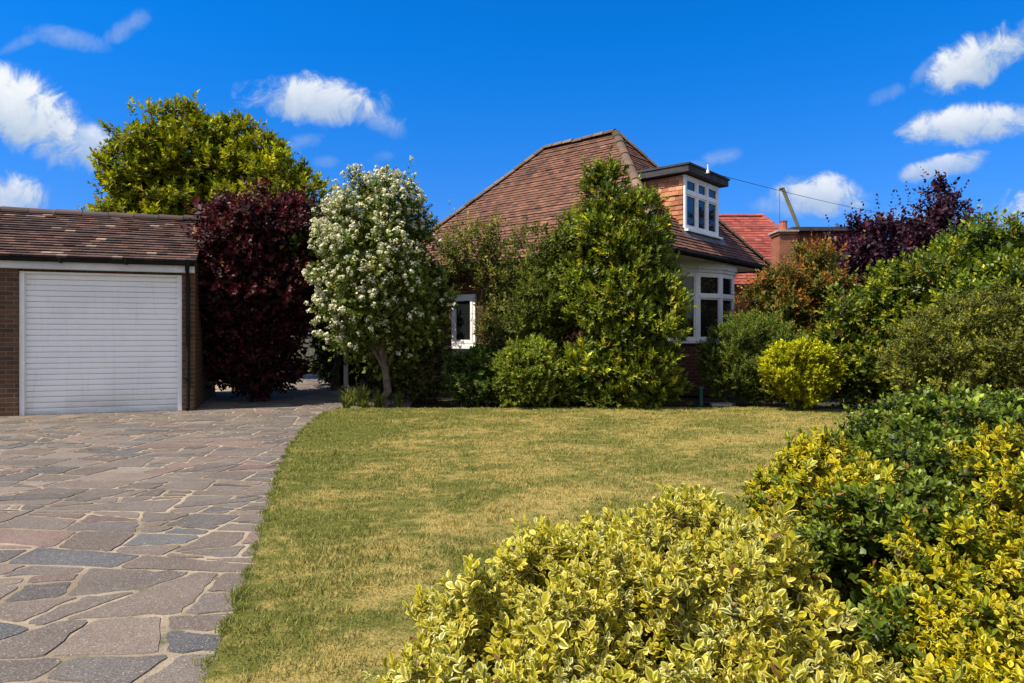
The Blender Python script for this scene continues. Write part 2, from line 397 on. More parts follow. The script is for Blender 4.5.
# ------------------------------------------------------------------ numpy mesh for leaves and grass
def fast_mesh(name, verts, faces, m, parent=None, attrs=None, smooth=True):
    """verts (N,3), faces (K,n) with constant n"""
    me = bpy.data.meshes.new(name); k, n = faces.shape
    me.vertices.add(len(verts)); me.vertices.foreach_set('co', np.ascontiguousarray(verts, np.float32).ravel())
    me.loops.add(k*n); me.loops.foreach_set('vertex_index', np.ascontiguousarray(faces, np.int32).ravel())
    me.polygons.add(k); me.polygons.foreach_set('loop_start', np.arange(0, k*n, n, dtype=np.int32))
    me.update(calc_edges=True)
    me.polygons.foreach_set('use_smooth', np.full(k, smooth))
    for an, (typ, key, arr) in (attrs or {}).items():
        a = me.attributes.new(an, typ, 'POINT'); a.data.foreach_set(key, np.ascontiguousarray(arr, np.float32).ravel())
    me.materials.append(m)
    return link(bpy.data.objects.new(name, me), parent)
def unit(a): return a/(np.linalg.norm(a, axis=-1, keepdims=True)+1e-9)

def leaf_shape(kind):
    """template: verts (x across in -1..1 half widths, y along 0..1, z lift), faces"""
    if kind == 'simple':       # folded diamond
        V = np.array([(0, 0, 0), (1, .42, .16), (0, 1, -.04), (-1, .42, .16)], float); Fc = np.array([(0, 1, 2), (0, 2, 3)])
    elif kind == 'oval':       # six-sided leaf folded on the rib
        V = np.array([(0, 0, 0), (.8, .28, .10), (.9, .62, .10), (0, 1, -.10), (-.9, .62, .10), (-.8, .28, .10), (0, .5, 0.02)], float)
        Fc = np.array([(0, 1, 2, 6), (6, 2, 3, 3), (0, 6, 4, 5), (6, 3, 4, 4)])
        Fc = np.array([(0, 1, 6), (1, 2, 6), (2, 3, 6), (3, 4, 6), (4, 5, 6), (5, 0, 6)])
    else:                      # 'full': 4 columns x 5 rows for the plants close to the camera
        rows = [(0, .10, 0), (.18, .62, .03), (.42, .98, .02), (.68, .88, -.03), (.87, .52, -.09), (1.0, .06, -.16)]
        V = []
        for y, wd, z in rows:
            for k in (-1, -.5, 0, .5, 1): V.append((k*wd, y, z+.16*abs(k)*wd))
        V = np.array(V, float); Fc = []
        for r in range(len(rows)-1):
            for k in range(4): a = r*5+k; Fc.append((a, a+1, a+6, a+5))
        Fc = np.array(Fc)
    return V, Fc
def leaves_mesh(name, kind, p, d, nrm, length, width, col, m, parent, edge=None):
    V, Fc = leaf_shape(kind); N = len(p); k = len(V)
    d = unit(d); z = unit(nrm-np.sum(nrm*d, 1, keepdims=True)*d); x = np.cross(d, z)
    ln = length[:, None, None]; wd = width[:, None, None]
    out = p[:, None, :]+x[:, None, :]*V[None, :, 0:1]*wd+d[:, None, :]*V[None, :, 1:2]*ln+z[:, None, :]*V[None, :, 2:3]*wd*1.6
    faces = (Fc[None]+(np.arange(N)*k)[:, None, None]).reshape(-1, Fc.shape[1])
    c = np.ones((N, k, 4), np.float32); c[:, :, :3] = col[:, None, :]
    at_ = {'Col': ('FLOAT_COLOR', 'color', c.reshape(-1, 4))}
    if edge is not None:
        e = np.ones((N, k, 4), np.float32); e[:, :, :3] = edge[:, None, :]
        at_['Edge'] = ('FLOAT_COLOR', 'color', e.reshape(-1, 4))
        wmax = np.array([.10, .62, .98, .88, .52, .06]).repeat(5) if k == 30 else np.ones(k)
        l = np.zeros((N, k, 3), np.float32); l[:, :, 0] = np.tile(V[:, 0]/wmax, (N, 1)); l[:, :, 1] = V[None, :, 1]
        at_['luv'] = ('FLOAT_VECTOR', 'vector', l.reshape(-1, 3))
    return fast_mesh(name, out.reshape(-1, 3), faces, m, parent, at_)
def pick(pal, n, r):
    pr = np.array([q[1] for q in pal], float); pr /= pr.sum()
    return np.array([q[0] for q in pal], float)[r.choice(len(pal), n, p=pr)]

def crown_clumps(blobs, n, r, keep_back=0.45, zmin=0.05, shell=(.78, 1.0), low=None):
    """clump centres spread over the outside of a union of ellipsoids"""
    B = np.array(blobs, float); wgt = (B[:, 3]*B[:, 4]+B[:, 3]*B[:, 5]+B[:, 4]*B[:, 5]); wgt /= wgt.sum()
    P, D = [], []
    while len(P) < n:
        i = r.choice(len(B), p=wgt); d = unit(r.normal(size=3)[None])[0]
        q = B[i, :3]+d*B[i, 3:]*r.uniform(*shell)
        if q[2] < zmin: continue
        nrm = unit((d/B[i, 3:])[None])[0]
        if any(np.sum(((q-B[j, :3])/B[j, 3:])**2) < .62 for j in range(len(B)) if j != i): continue
        tc = unit((np.array([0, 0, EYE])-q)[None])[0]
        if nrm@tc < -.25 and r.random() > keep_back: continue
        P.append(q); D.append(nrm)
    return np.array(P), np.array(D)

def foliage(name, parent, blobs, m, pal, n_clump=120, clump=.25, twigs=14, twig=.18, leaves=8, llen=.07, lwid=.022, up=.45, out=.7, rnd=.6,
            spread=(25, 75), kind='simple', tippal=None, tipfrac=0.0, seed=1, fill=1.0, shell=(.64, 1.0), zmin=.05, keep_back=.45, edge=None, cvar=.22,
            droop=0.0, stray=0, stray_len=.4, flat=.75):
    r = np.random.default_rng(seed)
    sh_ = clump*.6+twig*.3
    blobs = [tuple(q[:3])+tuple(max(v*.5, v-sh_) for v in q[3:]) for q in blobs]
    P, D = crown_clumps(blobs, n_clump, r, keep_back, zmin, shell)
    csz = clump*r.uniform(.65, 1.3, n_clump)
    # twig bases: round the outer half of each clump
    tp = np.repeat(P, twigs, 0); td0 = np.repeat(D, twigs, 0); cs = np.repeat(csz, twigs)
    dirs = unit(r.normal(size=tp.shape)+td0*1.1+np.array([0, 0, .35])); dirs2 = dirs*np.array([1, 1, flat])
    base = tp+dirs2*(cs*r.uniform(.35, 1.0, len(tp)))[:, None]
    ax = unit(dirs*out+np.array([0, 0, up])+r.normal(size=tp.shape)*rnd*.6)
    tl = twig*r.uniform(.6, 1.35, len(tp))
    if stray:
        k = r.choice(len(tp), stray, replace=False); tl[k] += stray_len*r.uniform(.4, 1.2, stray); ax[k] = unit(ax[k]+np.array([0, 0, .9]))
    ok = base[:, 2] > zmin*.5
    base, ax, tl = base[ok], ax[ok], tl[ok]; N = len(base)
    cid = np.repeat(np.arange(n_clump), twigs)[ok]
    tone_c = np.exp(r.normal(0, cvar, n_clump))[cid]
    a = unit(np.cross(ax, r.normal(size=ax.shape))); bb = np.cross(ax, a)
    nl = leaves
    kk = np.tile(np.arange(nl), N); T = np.repeat(np.arange(N), nl)
    frac = (kk+1)/nl
    th = kk*2.399+np.repeat(r.uniform(0, 6.28, N), nl)+r.normal(0, .25, N*nl)
    ang = np.radians(spread[1]+(spread[0]-spread[1])*frac**1.3+r.normal(0, 10, N*nl))
    rad = a[T]*np.cos(th)[:, None]+bb[T]*np.sin(th)[:, None]
    ld = unit(ax[T]*np.cos(ang)[:, None]+rad*np.sin(ang)[:, None]-np.array([0, 0, droop]))
    lp = base[T]+ax[T]*(tl[T]*frac)[:, None]
    nrm = unit(ax[T]*np.sin(ang)[:, None]-rad*np.cos(ang)[:, None]+r.normal(0, .22, ld.shape)+np.array([0, 0, .25]))
    ts = np.exp(r.normal(0, .2, N))[T]; L = ts*llen*r.uniform(.7, 1.25, N*nl)*(1-.25*frac); Wd = ts*lwid*r.uniform(.75, 1.2, N*nl)*(1-.2*frac)
    col = pick(pal, N, r)[T]
    if tippal is not None:
        tipt = (r.random(N) < tipfrac)[T]&(frac > .35)
        tc = pick(tippal, N, r)[T]; col = np.where(tipt[:, None], tc, col)
    col = col*(tone_c[T]*np.exp(r.normal(0, .16, N*nl)))[:, None]
    # paler young tips; inner leaves darkened too, painting clump shade into the colour
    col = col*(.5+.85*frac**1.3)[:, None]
    e = None
    if edge is not None: e = pick(edge, N, r)[T]*np.exp(r.normal(0, .12, N*nl))[:, None]
    # bigger, plainer leaves deep inside close the crown
    nf = int(fill*n_clump*28)
    if nf:
        B = np.array(blobs, float); vol = B[:, 3]*B[:, 4]*B[:, 5]; i = r.choice(len(B), nf, p=vol/vol.sum())
        fp = B[i, :3]+unit(r.normal(size=(nf, 3)))*B[i, 3:]*(r.random(nf)**.4*(.85 if kind == 'simple' else .62))[:, None]
        fp = fp[fp[:, 2] > .1]; nf = len(fp)
        lp = np.concatenate([lp, fp]); ld = np.concatenate([ld, unit(r.normal(size=(nf, 3)))]); nrm = np.concatenate([nrm, unit(r.normal(size=(nf, 3)))])
        s = np.maximum(llen*1.3, clump*.42)*r.uniform(.7, 1.2, nf); L = np.concatenate([L, s]); Wd = np.concatenate([Wd, s*.42]); fc = pick(pal, nf, r); col = np.concatenate([col, fc])
        if e is not None: e = np.concatenate([e, fc])
    old = r.random(len(col)) < .012      # a few brown and withered leaves
    col = np.where(old[:, None], np.array([[.16, .085, .03]]), col)
    if e is not None: e = np.where(old[:, None], np.array([[.24, .14, .05]]), e)
    if edge is None: col = col*np.array([1.75, 1.6, 1.3])
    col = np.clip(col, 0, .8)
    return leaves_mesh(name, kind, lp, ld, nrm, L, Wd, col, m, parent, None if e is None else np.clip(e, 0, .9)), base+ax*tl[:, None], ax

def limbs(name, parent, base, crown_pts, r0, m, seed=1, fork=.4, n_sub=3, wob=.06):
    """a tapered trunk that forks into limbs reaching the given points"""
    r = np.random.default_rng(seed); b = MB(); base = np.array(base, float)
    top = np.array(crown_pts, float); mid = base+(top.mean(0)-base)*fork
    k = 7; tr = [base+(mid-base)*(i/k)+np.array([*r.normal(0, wob*.35, 2), 0])*(i > 0) for i in range(k+1)]
    rr = [r0*(1.35 if i == 0 else 1.0)*(1-.35*i/k) for i in range(k+1)]
    b.tube(tr, rr, 9)
    for t in top:
        st = tr[r.integers(k-2, k+1)]; n = 6
        pts = [st+(t-st)*(i/n)+np.array([0, 0, 1])*np.linalg.norm(t-st)*.12*math.sin(math.pi*i/n)+r.normal(0, wob, 3)*(0 < i < n) for i in range(n+1)]
        b.tube(pts, [r0*.5*(1-.8*i/n)+.004 for i in range(n+1)], 6)
        for _ in range(n_sub):
            i = r.integers(2, n); q = pts[i]+unit((t-st+r.normal(0, 1, 3)*np.linalg.norm(t-st)*.7)[None])[0]*np.linalg.norm(t-st)*.24
            b.tube([pts[i], (pts[i]+q)/2+r.normal(0, wob*.6, 3), q], [r0*.22, r0*.13, .004], 5)
    return b.build(name, m, parent, smooth=True)
def blob(x0, x1, y0, y1, Y, dep):
    """ellipsoid that fills a photo rectangle at depth Y"""
    c = at((x0+x1)/2, (y0+y1)/2, Y); return (c[0], Y, c[2], (x1-x0)/2/F*Y, dep, (y1-y0)/2/F*Y)

# ------------------------------------------------------------------ grass
def inside(poly, P):
    x, y = P[:, 0], P[:, 1]; r_ = np.zeros(len(P), bool); n = len(poly)
    for i in range(n):
        (x0, y0), (x1, y1) = poly[i], poly[(i+1) % n]
        c = ((y0 > y) != (y1 > y))&(x < (x1-x0)*(y-y0)/(y1-y0+1e-12)+x0); r_ ^= c
    return r_
def grass(name, n_near, n_mid, n_far):
    r = np.random.default_rng(5); P = []
    for n, y0, y1 in ((n_near, 1.8, 4.2), (n_mid, 4.2, 7.5), (n_far, 7.5, 12.3)):
        q = np.stack([r.uniform(-3.2, 6.2, n), r.uniform(y0, y1, n)], 1); P.append(q)
    P = np.concatenate(P); P = P[inside(lawn_poly, P)]
    # tufts hanging over the drive along the cut edge
    E = np.array(EDGE); seg = r.integers(1, len(E)-1, 9000); t = r.random(9000)[:, None]
    Q = E[seg]*(1-t)+E[seg+1]*t+np.stack([np.abs(r.normal(0, .022, 9000))*-1+.012+.02*np.sin(seg*7+t[:, 0]*19), r.normal(0, .02, 9000)], 1)
    edge = np.concatenate([np.zeros(len(P), bool), np.ones(len(Q), bool)]); P = np.concatenate([P, Q]); N = len(P)
    sc = 1+np.clip(P[:, 1]-2, 0, 10)*.09
    tuft = np.zeros(N)
    for fr_, am in ((6, .25), (14, .3), (27, .3), (43, .25)):
        for _ in range(3):
            th_ = r.uniform(0, 6.283); tuft += am*np.sin(fr_*(P[:, 0]*math.cos(th_)+P[:, 1]*math.sin(th_))+r.uniform(0, 6.28)+1.3*np.sin(P[:, 0]*fr_*.37+P[:, 1]*fr_*.29))
    tuft = np.clip(.5+tuft*.55, 0, 1.2)
    h = r.uniform(.012, .028, N)*(0.35+1.15*tuft)*np.where(edge, 1.3, 1.0)
    wd = r.uniform(.0014, .0026, N)*sc; az = r.uniform(0, 6.283, N); le = r.uniform(.1, 1.1, N)*h; la = r.uniform(0, 6.283, N)
    z0 = np.where(edge, .018, .027)
    sx, sy = np.cos(az)*wd, np.sin(az)*wd; lx, ly = np.cos(la)*le, np.sin(la)*le
    V = np.zeros((N, 5, 3)); V[:, :, 0] = P[:, :1]; V[:, :, 1] = P[:, 1:2]
    V[:, 0, 0] -= sx; V[:, 0, 1] -= sy; V[:, 1, 0] += sx; V[:, 1, 1] += sy
    V[:, 2, 0] += sx*.8+lx*.4; V[:, 2, 1] += sy*.8+ly*.4; V[:, 3, 0] += -sx*.8+lx*.4; V[:, 3, 1] += -sy*.8+ly*.4
    V[:, 4, 0] += lx; V[:, 4, 1] += ly
    V[:, 0, 2] = V[:, 1, 2] = z0; V[:, 2, 2] = V[:, 3, 2] = z0+h*.6; V[:, 4, 2] = z0+h
    o = np.arange(N)[:, None, None]*5; Fc = np.array([(0, 1, 2), (0, 2, 3), (3, 2, 4)])[None]+o
    c = np.ones((N, 5, 4)); c[:, :, 0] = r.random(N)[:, None]*np.where(edge, .5, 1)[:, None]; c[:, :, 1] = r.random(N)[:, None]
    ob = fast_mesh(name, V.reshape(-1, 3), Fc.reshape(-1, 3), M['blade'], None, {'Col': ('FLOAT_COLOR', 'color', c.reshape(-1, 4))})
    tag(ob, 'short mown grass of the lawn with dry straw patches', 'grass', kind='stuff')
grass('grass', 150000, 130000, 130000)

# ------------------------------------------------------------------ roofs
def clip2(poly, region):
    """Sutherland-Hodgman, region convex and counter-clockwise"""
    out = [np.array(p, float) for p in poly]; n = len(region)
    for i in range(n):
        a, b_ = np.array(region[i], float), np.array(region[(i+1) % n], float)
        if len(out) < 3: return []
        out, _ = cut(out, a, (b_-a)/np.linalg.norm(b_-a))
    return out if len(out) >= 3 else []
def tile_face(mb, O, U, V, region, r, pal, gauge=.10, tw=.165, th=.014, over=.05, var=.11):
    """overlapping plain tiles over a sloping face; region is a polygon in (along, up-slope) metres"""
    O, U, V = (np.array(q, float) for q in (O, U, V)); Nn = np.cross(U, V)
    R_ = np.array(region); v0, v1 = R_[:, 1].min(), R_[:, 1].max(); u0, u1 = R_[:, 0].min(), R_[:, 0].max()
    row = 0; v = v0
    while v < v1:
        off = (row % 2)*tw/2+r.normal(0, .004); x = u0-tw+off
        wave = r.normal(0, .003)
        while x < u1+tw:
            q = clip2([(x+.002, v+r.normal(0, .003)), (x+tw-.002, v+r.normal(0, .003)), (x+tw-.002, v+gauge+.01), (x+.002, v+gauge+.01)], region)
            x += tw
            if not q or area(q) < 2e-4: continue
            c = pick(pal, 1, r)[0]*math.exp(r.normal(0, var)); lift = abs(r.normal(0, .003))+(.012 if r.random() < .02 else 0)
            hh = lambda p: .004+wave+(th+lift)*max(0, 1-(p[1]-v)/gauge)
            top = [O+U*p[0]+V*p[1]+Nn*hh(p) for p in q]; bot = [O+U*p[0]+V*p[1]-Nn*.006 for p in q]
            mb.face(top, col=tuple(c))
            for i in range(len(q)):
                j = (i+1) % len(q); mb.face([bot[i], bot[j], top[j], top[i]], col=tuple(c*.8))
        v += gauge; row += 1
def ridge_tiles(mb, a, b_, rad, r, pal, n=None, L=.32):
    """half-round ridge or hip tiles laid along a line"""
    a, b_ = np.array(a, float), np.array(b_, float); T = b_-a; tot = np.linalg.norm(T); T /= tot
    S = np.cross(T, (0, 0, 1)); S /= np.linalg.norm(S); Uu = np.cross(S, T); n = max(1, round(tot/L))
    for i in range(n):
        p0 = a+T*(tot*i/n); p1 = a+T*(tot*(i+1)/n-.012); c = pick(pal, 1, r)[0]*math.exp(r.normal(0, .15)); dz = r.normal(0, .006)
        r0, r1 = rad*1.05, rad*.96; ring = []
        for k in range(9):
            t = math.pi*k/8; ring.append((math.cos(t), math.sin(t)))
        for k in range(8):
            q = []
            for (cx, cy), pp, rr in ((ring[k], p0, r0), (ring[k+1], p0, r0), (ring[k+1], p1, r1), (ring[k], p1, r1)): q.append(pp+S*cx*rr+Uu*(cy*rr*.8-.02+dz))
            mb.face(q[::-1], col=tuple(c))
        for pp, rr, rev in ((p0, r0, False), (p1, r1, True)):
            q = [pp+S*cx*rr+Uu*(cy*rr*.8-.02+dz) for cx, cy in ring]; mb.face(q if rev else q[::-1], col=tuple(c*.9))
TILE = [((.155, .072, .046), .45), ((.125, .060, .041), .30), ((.185, .085, .052), .16), ((.08, .045, .035), .08), ((.17, .10, .065), .01)]
GTILE = [((.095, .052, .041), .38), ((.075, .044, .037), .32), ((.12, .064, .048), .15), ((.055, .037, .032), .12), ((.24, .18, .14), .06)]
RIDGE = [((.12, .085, .06), .5), ((.16, .11, .075), .3), ((.09, .075, .045), .2)]
rt = np.random.default_rng(21)

# ------------------------------------------------------------------ garage
GA = math.atan2(.323, .946)
g = empty('garage', (-7.96, 11.10, 0), 'brick garage with white roller door and low tiled roof beside the drive', 'garage', GA)
GX0, GX1, GD = -3.4, 2.56, 4.0
b = MB()
b.box(GX0, -.06, 0, .22, 0, 2.60); b.box(2.35, GX1, 0, .22, 0, 2.60); b.box(-.06, 2.35, .06, .22, 2.36, 2.60)
b.box(GX0, GX0+.22, .22, GD, 0, 2.6); b.box(GX1-.22, GX1, .22, GD, 0, 2.6); b.box(GX0+.22, GX1-.22, GD-.22, GD, 0, 2.6)
zr = 3.62; yr = 1.95                                     # ridge height and distance from the eave
for x, s in ((GX0, -1), (GX1-.2, 1)):                     # gable tops
    p = [(x, .02, 2.6), (x, GD-.02, 2.6), (x, yr, zr-.12)]; q = [(x+.2, a_, c_) for _, a_, c_ in p]
    b.face(p[::-1]); b.face(q); b.face([p[0], q[0], q[2], p[2]]); b.face([p[1], p[2], q[2], q[1]])
b.build('wall', M['garage_brick'], g)
# roller door: curved slats in one curtain
b = MB(); n = 25; zt, zb = 2.33, 0.015; hs = (zt-zb)/n
for i in range(n):
    z = zb+i*hs; pr = [(.140, 0), (.1245, .05), (.120, .3), (.120, .7), (.1235, .93), (.140, .975), (.143, 1.0)]
    for (ya, fa), (yb, fb) in zip(pr[:-1], pr[1:]): b.face([(.0, ya, z+fa*hs), (2.29, ya, z+fa*hs), (2.29, yb, z+fb*hs), (.0, yb, z+fb*hs)])
b.box(0, 2.29, .15, .17, zb, zt)
def door_mat():
    m, gg = newmat('roller_door'); co = obj_co(gg); n1 = gg.noise(co, 1.3, 5)
    st = gg.noise(gg.n('ShaderNodeMapping', ins={0: co, 3: (9, 1, .7)}).outputs[0], 1.6, 6, .65)
    c = gg.mix(gg.ss(n1, .4, .7, 0, .5), (.80, .81, .80, 1), (.66, .68, .69, 1)); c = gg.mix(gg.ss(st, .52, .78, 0, .35), c, (.5, .5, .47, 1))
    zz = gg.n('ShaderNodeSeparateXYZ', ins={0: co}).outputs[2]
    c = gg.mix(gg.m('MULTIPLY', gg.ss(zz, .45, .0), gg.ss(n1, .3, .65, .1, .6)), c, (.36, .34, .29, 1)); finish(gg, bsdf(gg, c, .4, .4)); return m
dr = b.build('roller_door', door_mat(), g, smooth=False)
b = MB(); b.box(.75, 1.55, .112, .119, .05, .075); b.box(0.005, 2.285, .100, .150, 0.004, .06); b.build('bottom_rail', M['fascia_paint'], dr)
b = MB(); b.box(-.058, 0.012, .04, .2, .0, 2.358); b.box(2.278, 2.348, .04, .2, .0, 2.358); b.box(.012, 2.278, .05, .2, 2.325, 2.356); b.build('door_frame', M['white_paint'], g)
b = MB(); b.box(GX0-.1, GX1+.0, -.085, -.055, 2.40, 2.535); b.box(GX0-.1, GX1+.0, -.055, -.004, 2.395, 2.415); b.build('fascia', M['fascia_paint'], g)
# half-round gutter with brackets, downpipe
b = MB(); k = 8; gy, gz, gr = -.145, 2.565, .058
for i in range(k):
    a0, a1 = math.pi+math.pi*i/k, math.pi+math.pi*(i+1)/k
    P = lambda a, rr, x: (x, gy+math.cos(a)*rr, gz+math.sin(a)*rr)
    b.face([P(a0, gr, GX0-.1), P(a1, gr, GX0-.1), P(a1, gr, GX1+.01), P(a0, gr, GX1+.01)])
    b.face([P(a1, gr-.005, GX0-.1), P(a0, gr-.005, GX0-.1), P(a0, gr-.005, GX1+.01), P(a1, gr-.005, GX1+.01)])
for x in (-2.6, -1.3, -.45, .55, 1.5, 2.45): b.box(x, x+.035, gy-.066, gy+.07, gz-.068, gz+.008)
for x in (GX0-.1, GX1+.008): b.box(x-.004, x+.004, gy-gr, gy+gr, gz-gr, gz)
b.build('gutter', M['black_plastic'], g)
b = MB(); b.tube([(2.45, gy, gz-.05), (2.45, gy, gz-.13), (2.45, -.05, gz-.24), (2.45, -.045, 1.2), (2.45, -.045, .06), (2.45, -.1, .03)], .034, 10)
for z in (.55, 1.3, 2.1): b.box(2.405, 2.495, -.088, -.003, z, z+.03)
b.build('downpipe', M['black_plastic'], g, smooth=False)
b = MB(); sl_ = math.hypot(yr+.14, zr-2.585); V_ = np.array([0, (yr+.14)/sl_, (zr-2.585)/sl_]); LX = GX1+.03-(GX0-.1)
tile_face(b, (GX0-.1, -.14, 2.585), (1, 0, 0), V_, [(0, 0), (LX, 0), (LX, sl_), (0, sl_)], rt, GTILE, .125, .16, .024, var=.2)
Vb = np.array([0, -V_[1], V_[2]])
b.face([(GX0-.1, 2*yr+.14, 2.585), (GX0-.1, yr, zr), (GX1+.03, yr, zr), (GX1+.03, 2*yr+.14, 2.585)], col=(.1, .055, .045))
b.face([(GX0-.1, -.13, 2.57), (GX1+.03, -.13, 2.57), (GX1+.03, yr, zr-.03), (GX0-.1, yr, zr-.03)][::-1], col=(.03, .02, .02))
rf = b.build('roof', M['tile'], g)
b = MB(); ridge_tiles(b, (GX0-.1, yr, zr), (GX1+.03, yr, zr), .13, rt, [((.09, .06, .055), .5), ((.07, .05, .045), .5)], L=.42); b.build('ridge_tiles', M['ridge'], rf)

# ------------------------------------------------------------------ the house (local x along the end wall, y inwards, z up)
HA = math.atan2(.758, .652)
h = empty('house', (2.83, 12.83, 0), 'brick bungalow with steep brown tiled hip roof, dormer and curved bay behind the shrubs', 'house', HA)
HW, ZE, ZA = 5.5, 3.02, 6.27; Y1, Y2, Y3 = 2.75, 4.95, 8.5; XC = HW/2
b = MB(); b.box(.45, HW-.4, .92, Y3-.4, 0, 2.86, skip='du'); b.build('wall', M['house_brick'], h)
b = MB()                                                # soffit boards
b.face([(0.03, .03, 2.93), (0.03, Y3-.03, 2.93), (HW-.03, Y3-.03, 2.93), (HW-.03, .03, 2.93)])
b.face([(0.03, .03, 2.935), (HW-.03, .03, 2.935), (HW-.03, Y3-.03, 2.935), (0.03, Y3-.03, 2.935)]); b.build('soffit', M['fascia_paint'], h)
b = MB()
def slope(o, e, a):                                     # eave origin, eave end, apex point -> axes
    o, e, a = (np.array(q, float) for q in (o, e, a)); U = e-o; L = np.linalg.norm(U); U /= L; w_ = a-o; V = w_-U*(w_@U); S = np.linalg.norm(V); return o, U, V/S, L, S
o, U, V, L, S = slope((0, 0, ZE), (HW, 0, ZE), (XC, Y1, ZA)); tile_face(b, o, U, V, [(0, 0), (L, 0), (L/2, S)], rt, TILE, th=.018)
o, U, V, L, S = slope((0, Y3, ZE), (0, 0, ZE), (XC, Y1, ZA)); tile_face(b, o, U, V, [(0, 0), (L, 0), (L-Y1, S), (Y3-Y2, S)], rt, TILE, th=.018)
for P in ([(HW, 0, ZE), (HW, Y3, ZE), (XC, Y2, ZA), (XC, Y1, ZA)], [(HW, Y3, ZE), (0, Y3, ZE), (XC, Y2, ZA)]): b.face(P, col=(.15, .08, .055))
for P in ([(0, 0, ZE), (HW, 0, ZE), (XC, Y1, ZA)], [(0, Y3, ZE), (0, 0, ZE), (XC, Y1, ZA), (XC, Y2, ZA)]): b.face([(x, y, z-.035) for x, y, z in P], col=(.04, .03, .025))
roof = b.build('roof', M['tile'], h)
b = MB(); A1, A2 = (XC, Y1, ZA+.015), (XC, Y2, ZA+.015)
ridge_tiles(b, A1, A2, .12, rt, RIDGE)
for e, a_ in (((0, 0, ZE+.02), A1), ((HW, 0, ZE+.02), A1), ((0, Y3, ZE+.02), A2), ((HW, Y3, ZE+.02), A2)): ridge_tiles(b, e, a_, .11, rt, RIDGE)
b.build('ridge_tiles', M['ridge'], roof)
b = MB()
for (x0, x1, y0, y1) in ((-.03, HW+.03, -.03, .03), (-.03, .03, .03, Y3-.03), (HW-.03, HW+.03, .03, Y3-.03), (-.03, HW+.03, Y3-.03, Y3+.03)): b.box(x0, x1, y0, y1, 2.90, 2.995)
b.tube([(-.05, -.075, 2.955), (HW+.05, -.075, 2.955)], .042, 8); b.tube([(-.075, -.05, 2.955), (-.075, Y3, 2.955)], .042, 8)
b.build('gutter', M['black_plastic'], h)
# dormer with tile-hung cheeks and a flat felt roof
DX0, DX1, DY, DZ0, DZ1 = 1.75, 3.42, .46, 3.56, 4.72
pit = (ZA-ZE)/Y1
b = MB(); yb = (DZ1-ZE)/pit+.02
b.face([(DX0+.02, DY+.03, DZ0-.1), (DX1-.02, DY+.03, DZ0-.1), (DX1-.02, DY+.03, DZ1), (DX0+.02, DY+.03, DZ1)])
b.face([(DX1-.02, DY+.03, DZ0-.1), (DX1-.02, yb, DZ1), (DX1-.02, DY+.03, DZ1)]); b.face([(DX0+.02, DY+.03, DZ0-.1), (DX0+.02, DY+.03, DZ1), (DX0+.02, yb, DZ1)])
dm = b.build('dormer', M['felt'], h)
HT = [((.40, .17, .085), .45), ((.32, .125, .065), .3), ((.47, .22, .12), .25)]
L = yb-DY; zc = lambda y: ZE+(y)*pit
for xx, U, Or in ((DX0, (0, -1, 0), (DX0, yb, DZ0-.05)), (DX1, (0, 1, 0), (DX1, DY, DZ0-.05))):
    H_ = DZ1-.01-(DZ0-.05); lowz = zc(DY)-(DZ0-.05)
    reg = [(L, lowz), (L, H_), (0, H_)] if U[1] < 0 else [(0, lowz), (L, H_), (0, H_)]
    b = MB(); tile_face(b, Or, U, (0, 0, 1), reg, rt, HT, .105, .165, .014); b.build('cheek_tiles', M['hung_tile'], dm)
b = MB()
b.box(DX0-.16, DX1+.2, DY-.20, DY+2.0, DZ1+.02, DZ1+.16); b.box(DX0-.18, DX1+.22, DY-.23, DY+2.0, DZ1+.16, DZ1+.20); b.build('dormer_roof', M['felt'], dm)
b = MB()
fr = .075; x0, x1, y0, y1 = DX0, DX1, DY-.05, DY+.025; zt_ = 4.36
b.box(x0, x0+fr, y0, y1, DZ0, DZ1-.004); b.box(x1-fr, x1, y0, y1, DZ0, DZ1-.004)
b.box(x0+fr, x1-fr, y0, y1, DZ1-.08, DZ1-.004); b.box(x0+fr, x1-fr, y0, y1, DZ0, DZ0+.075); b.box(x0+fr, x1-fr, y0-.008, y1, zt_-.045, zt_+.03)
wd = (x1-x0-2*fr)/3
for k in (1, 2):
    xm = x0+fr+wd*k; b.box(xm-.045, xm+.045, y0-.004, y1, DZ0+.075, zt_-.045); b.box(xm-.045, xm+.045, y0-.004, y1, zt_+.03, DZ1-.08)
for k in range(3):                                      # sashes
    a0, a1 = x0+fr+wd*k+.045*(k > 0), x0+fr+wd*(k+1)-.045*(k < 2)
    for z0_, z1_ in ((DZ0+.075, zt_-.045), (zt_+.03, DZ1-.08)):
        s_ = .032
        b.box(a0, a0+s_, y0+.012, y1, z0_, z1_); b.box(a1-s_, a1, y0+.012, y1, z0_, z1_); b.box(a0+s_, a1-s_, y0+.012, y1, z0_, z0_+s_); b.box(a0+s_, a1-s_, y0+.012, y1, z1_-s_, z1_)
b.box(x0-.04, x1+.04, y0-.09, y1, DZ0-.045, DZ0-.003)
b.build('window_frame', M['white_paint'], dm)
for k in range(3):
    a0, a1 = x0+fr+wd*k+.02, x0+fr+wd*(k+1)-.02
    for z0_, z1_ in ((DZ0+.08, zt_-.05), (zt_+.035, DZ1-.085)):
        b = MB(); b.box(a0, a1, y0+.04, y0+.05, z0_, z1_); b.build('pane', M['glass'], dm)
b = MB(); b.face([(DX0-.25, DY-.03, zc(DY-.03)+.035), (DX1+.25, DY-.03, zc(DY-.03)+.035), (DX1+.25, DY-.20, zc(DY-.20)+.03), (DX0-.25, DY-.20, zc(DY-.20)+.03)][::-1]); b.build('flashing', M['lead'], dm)
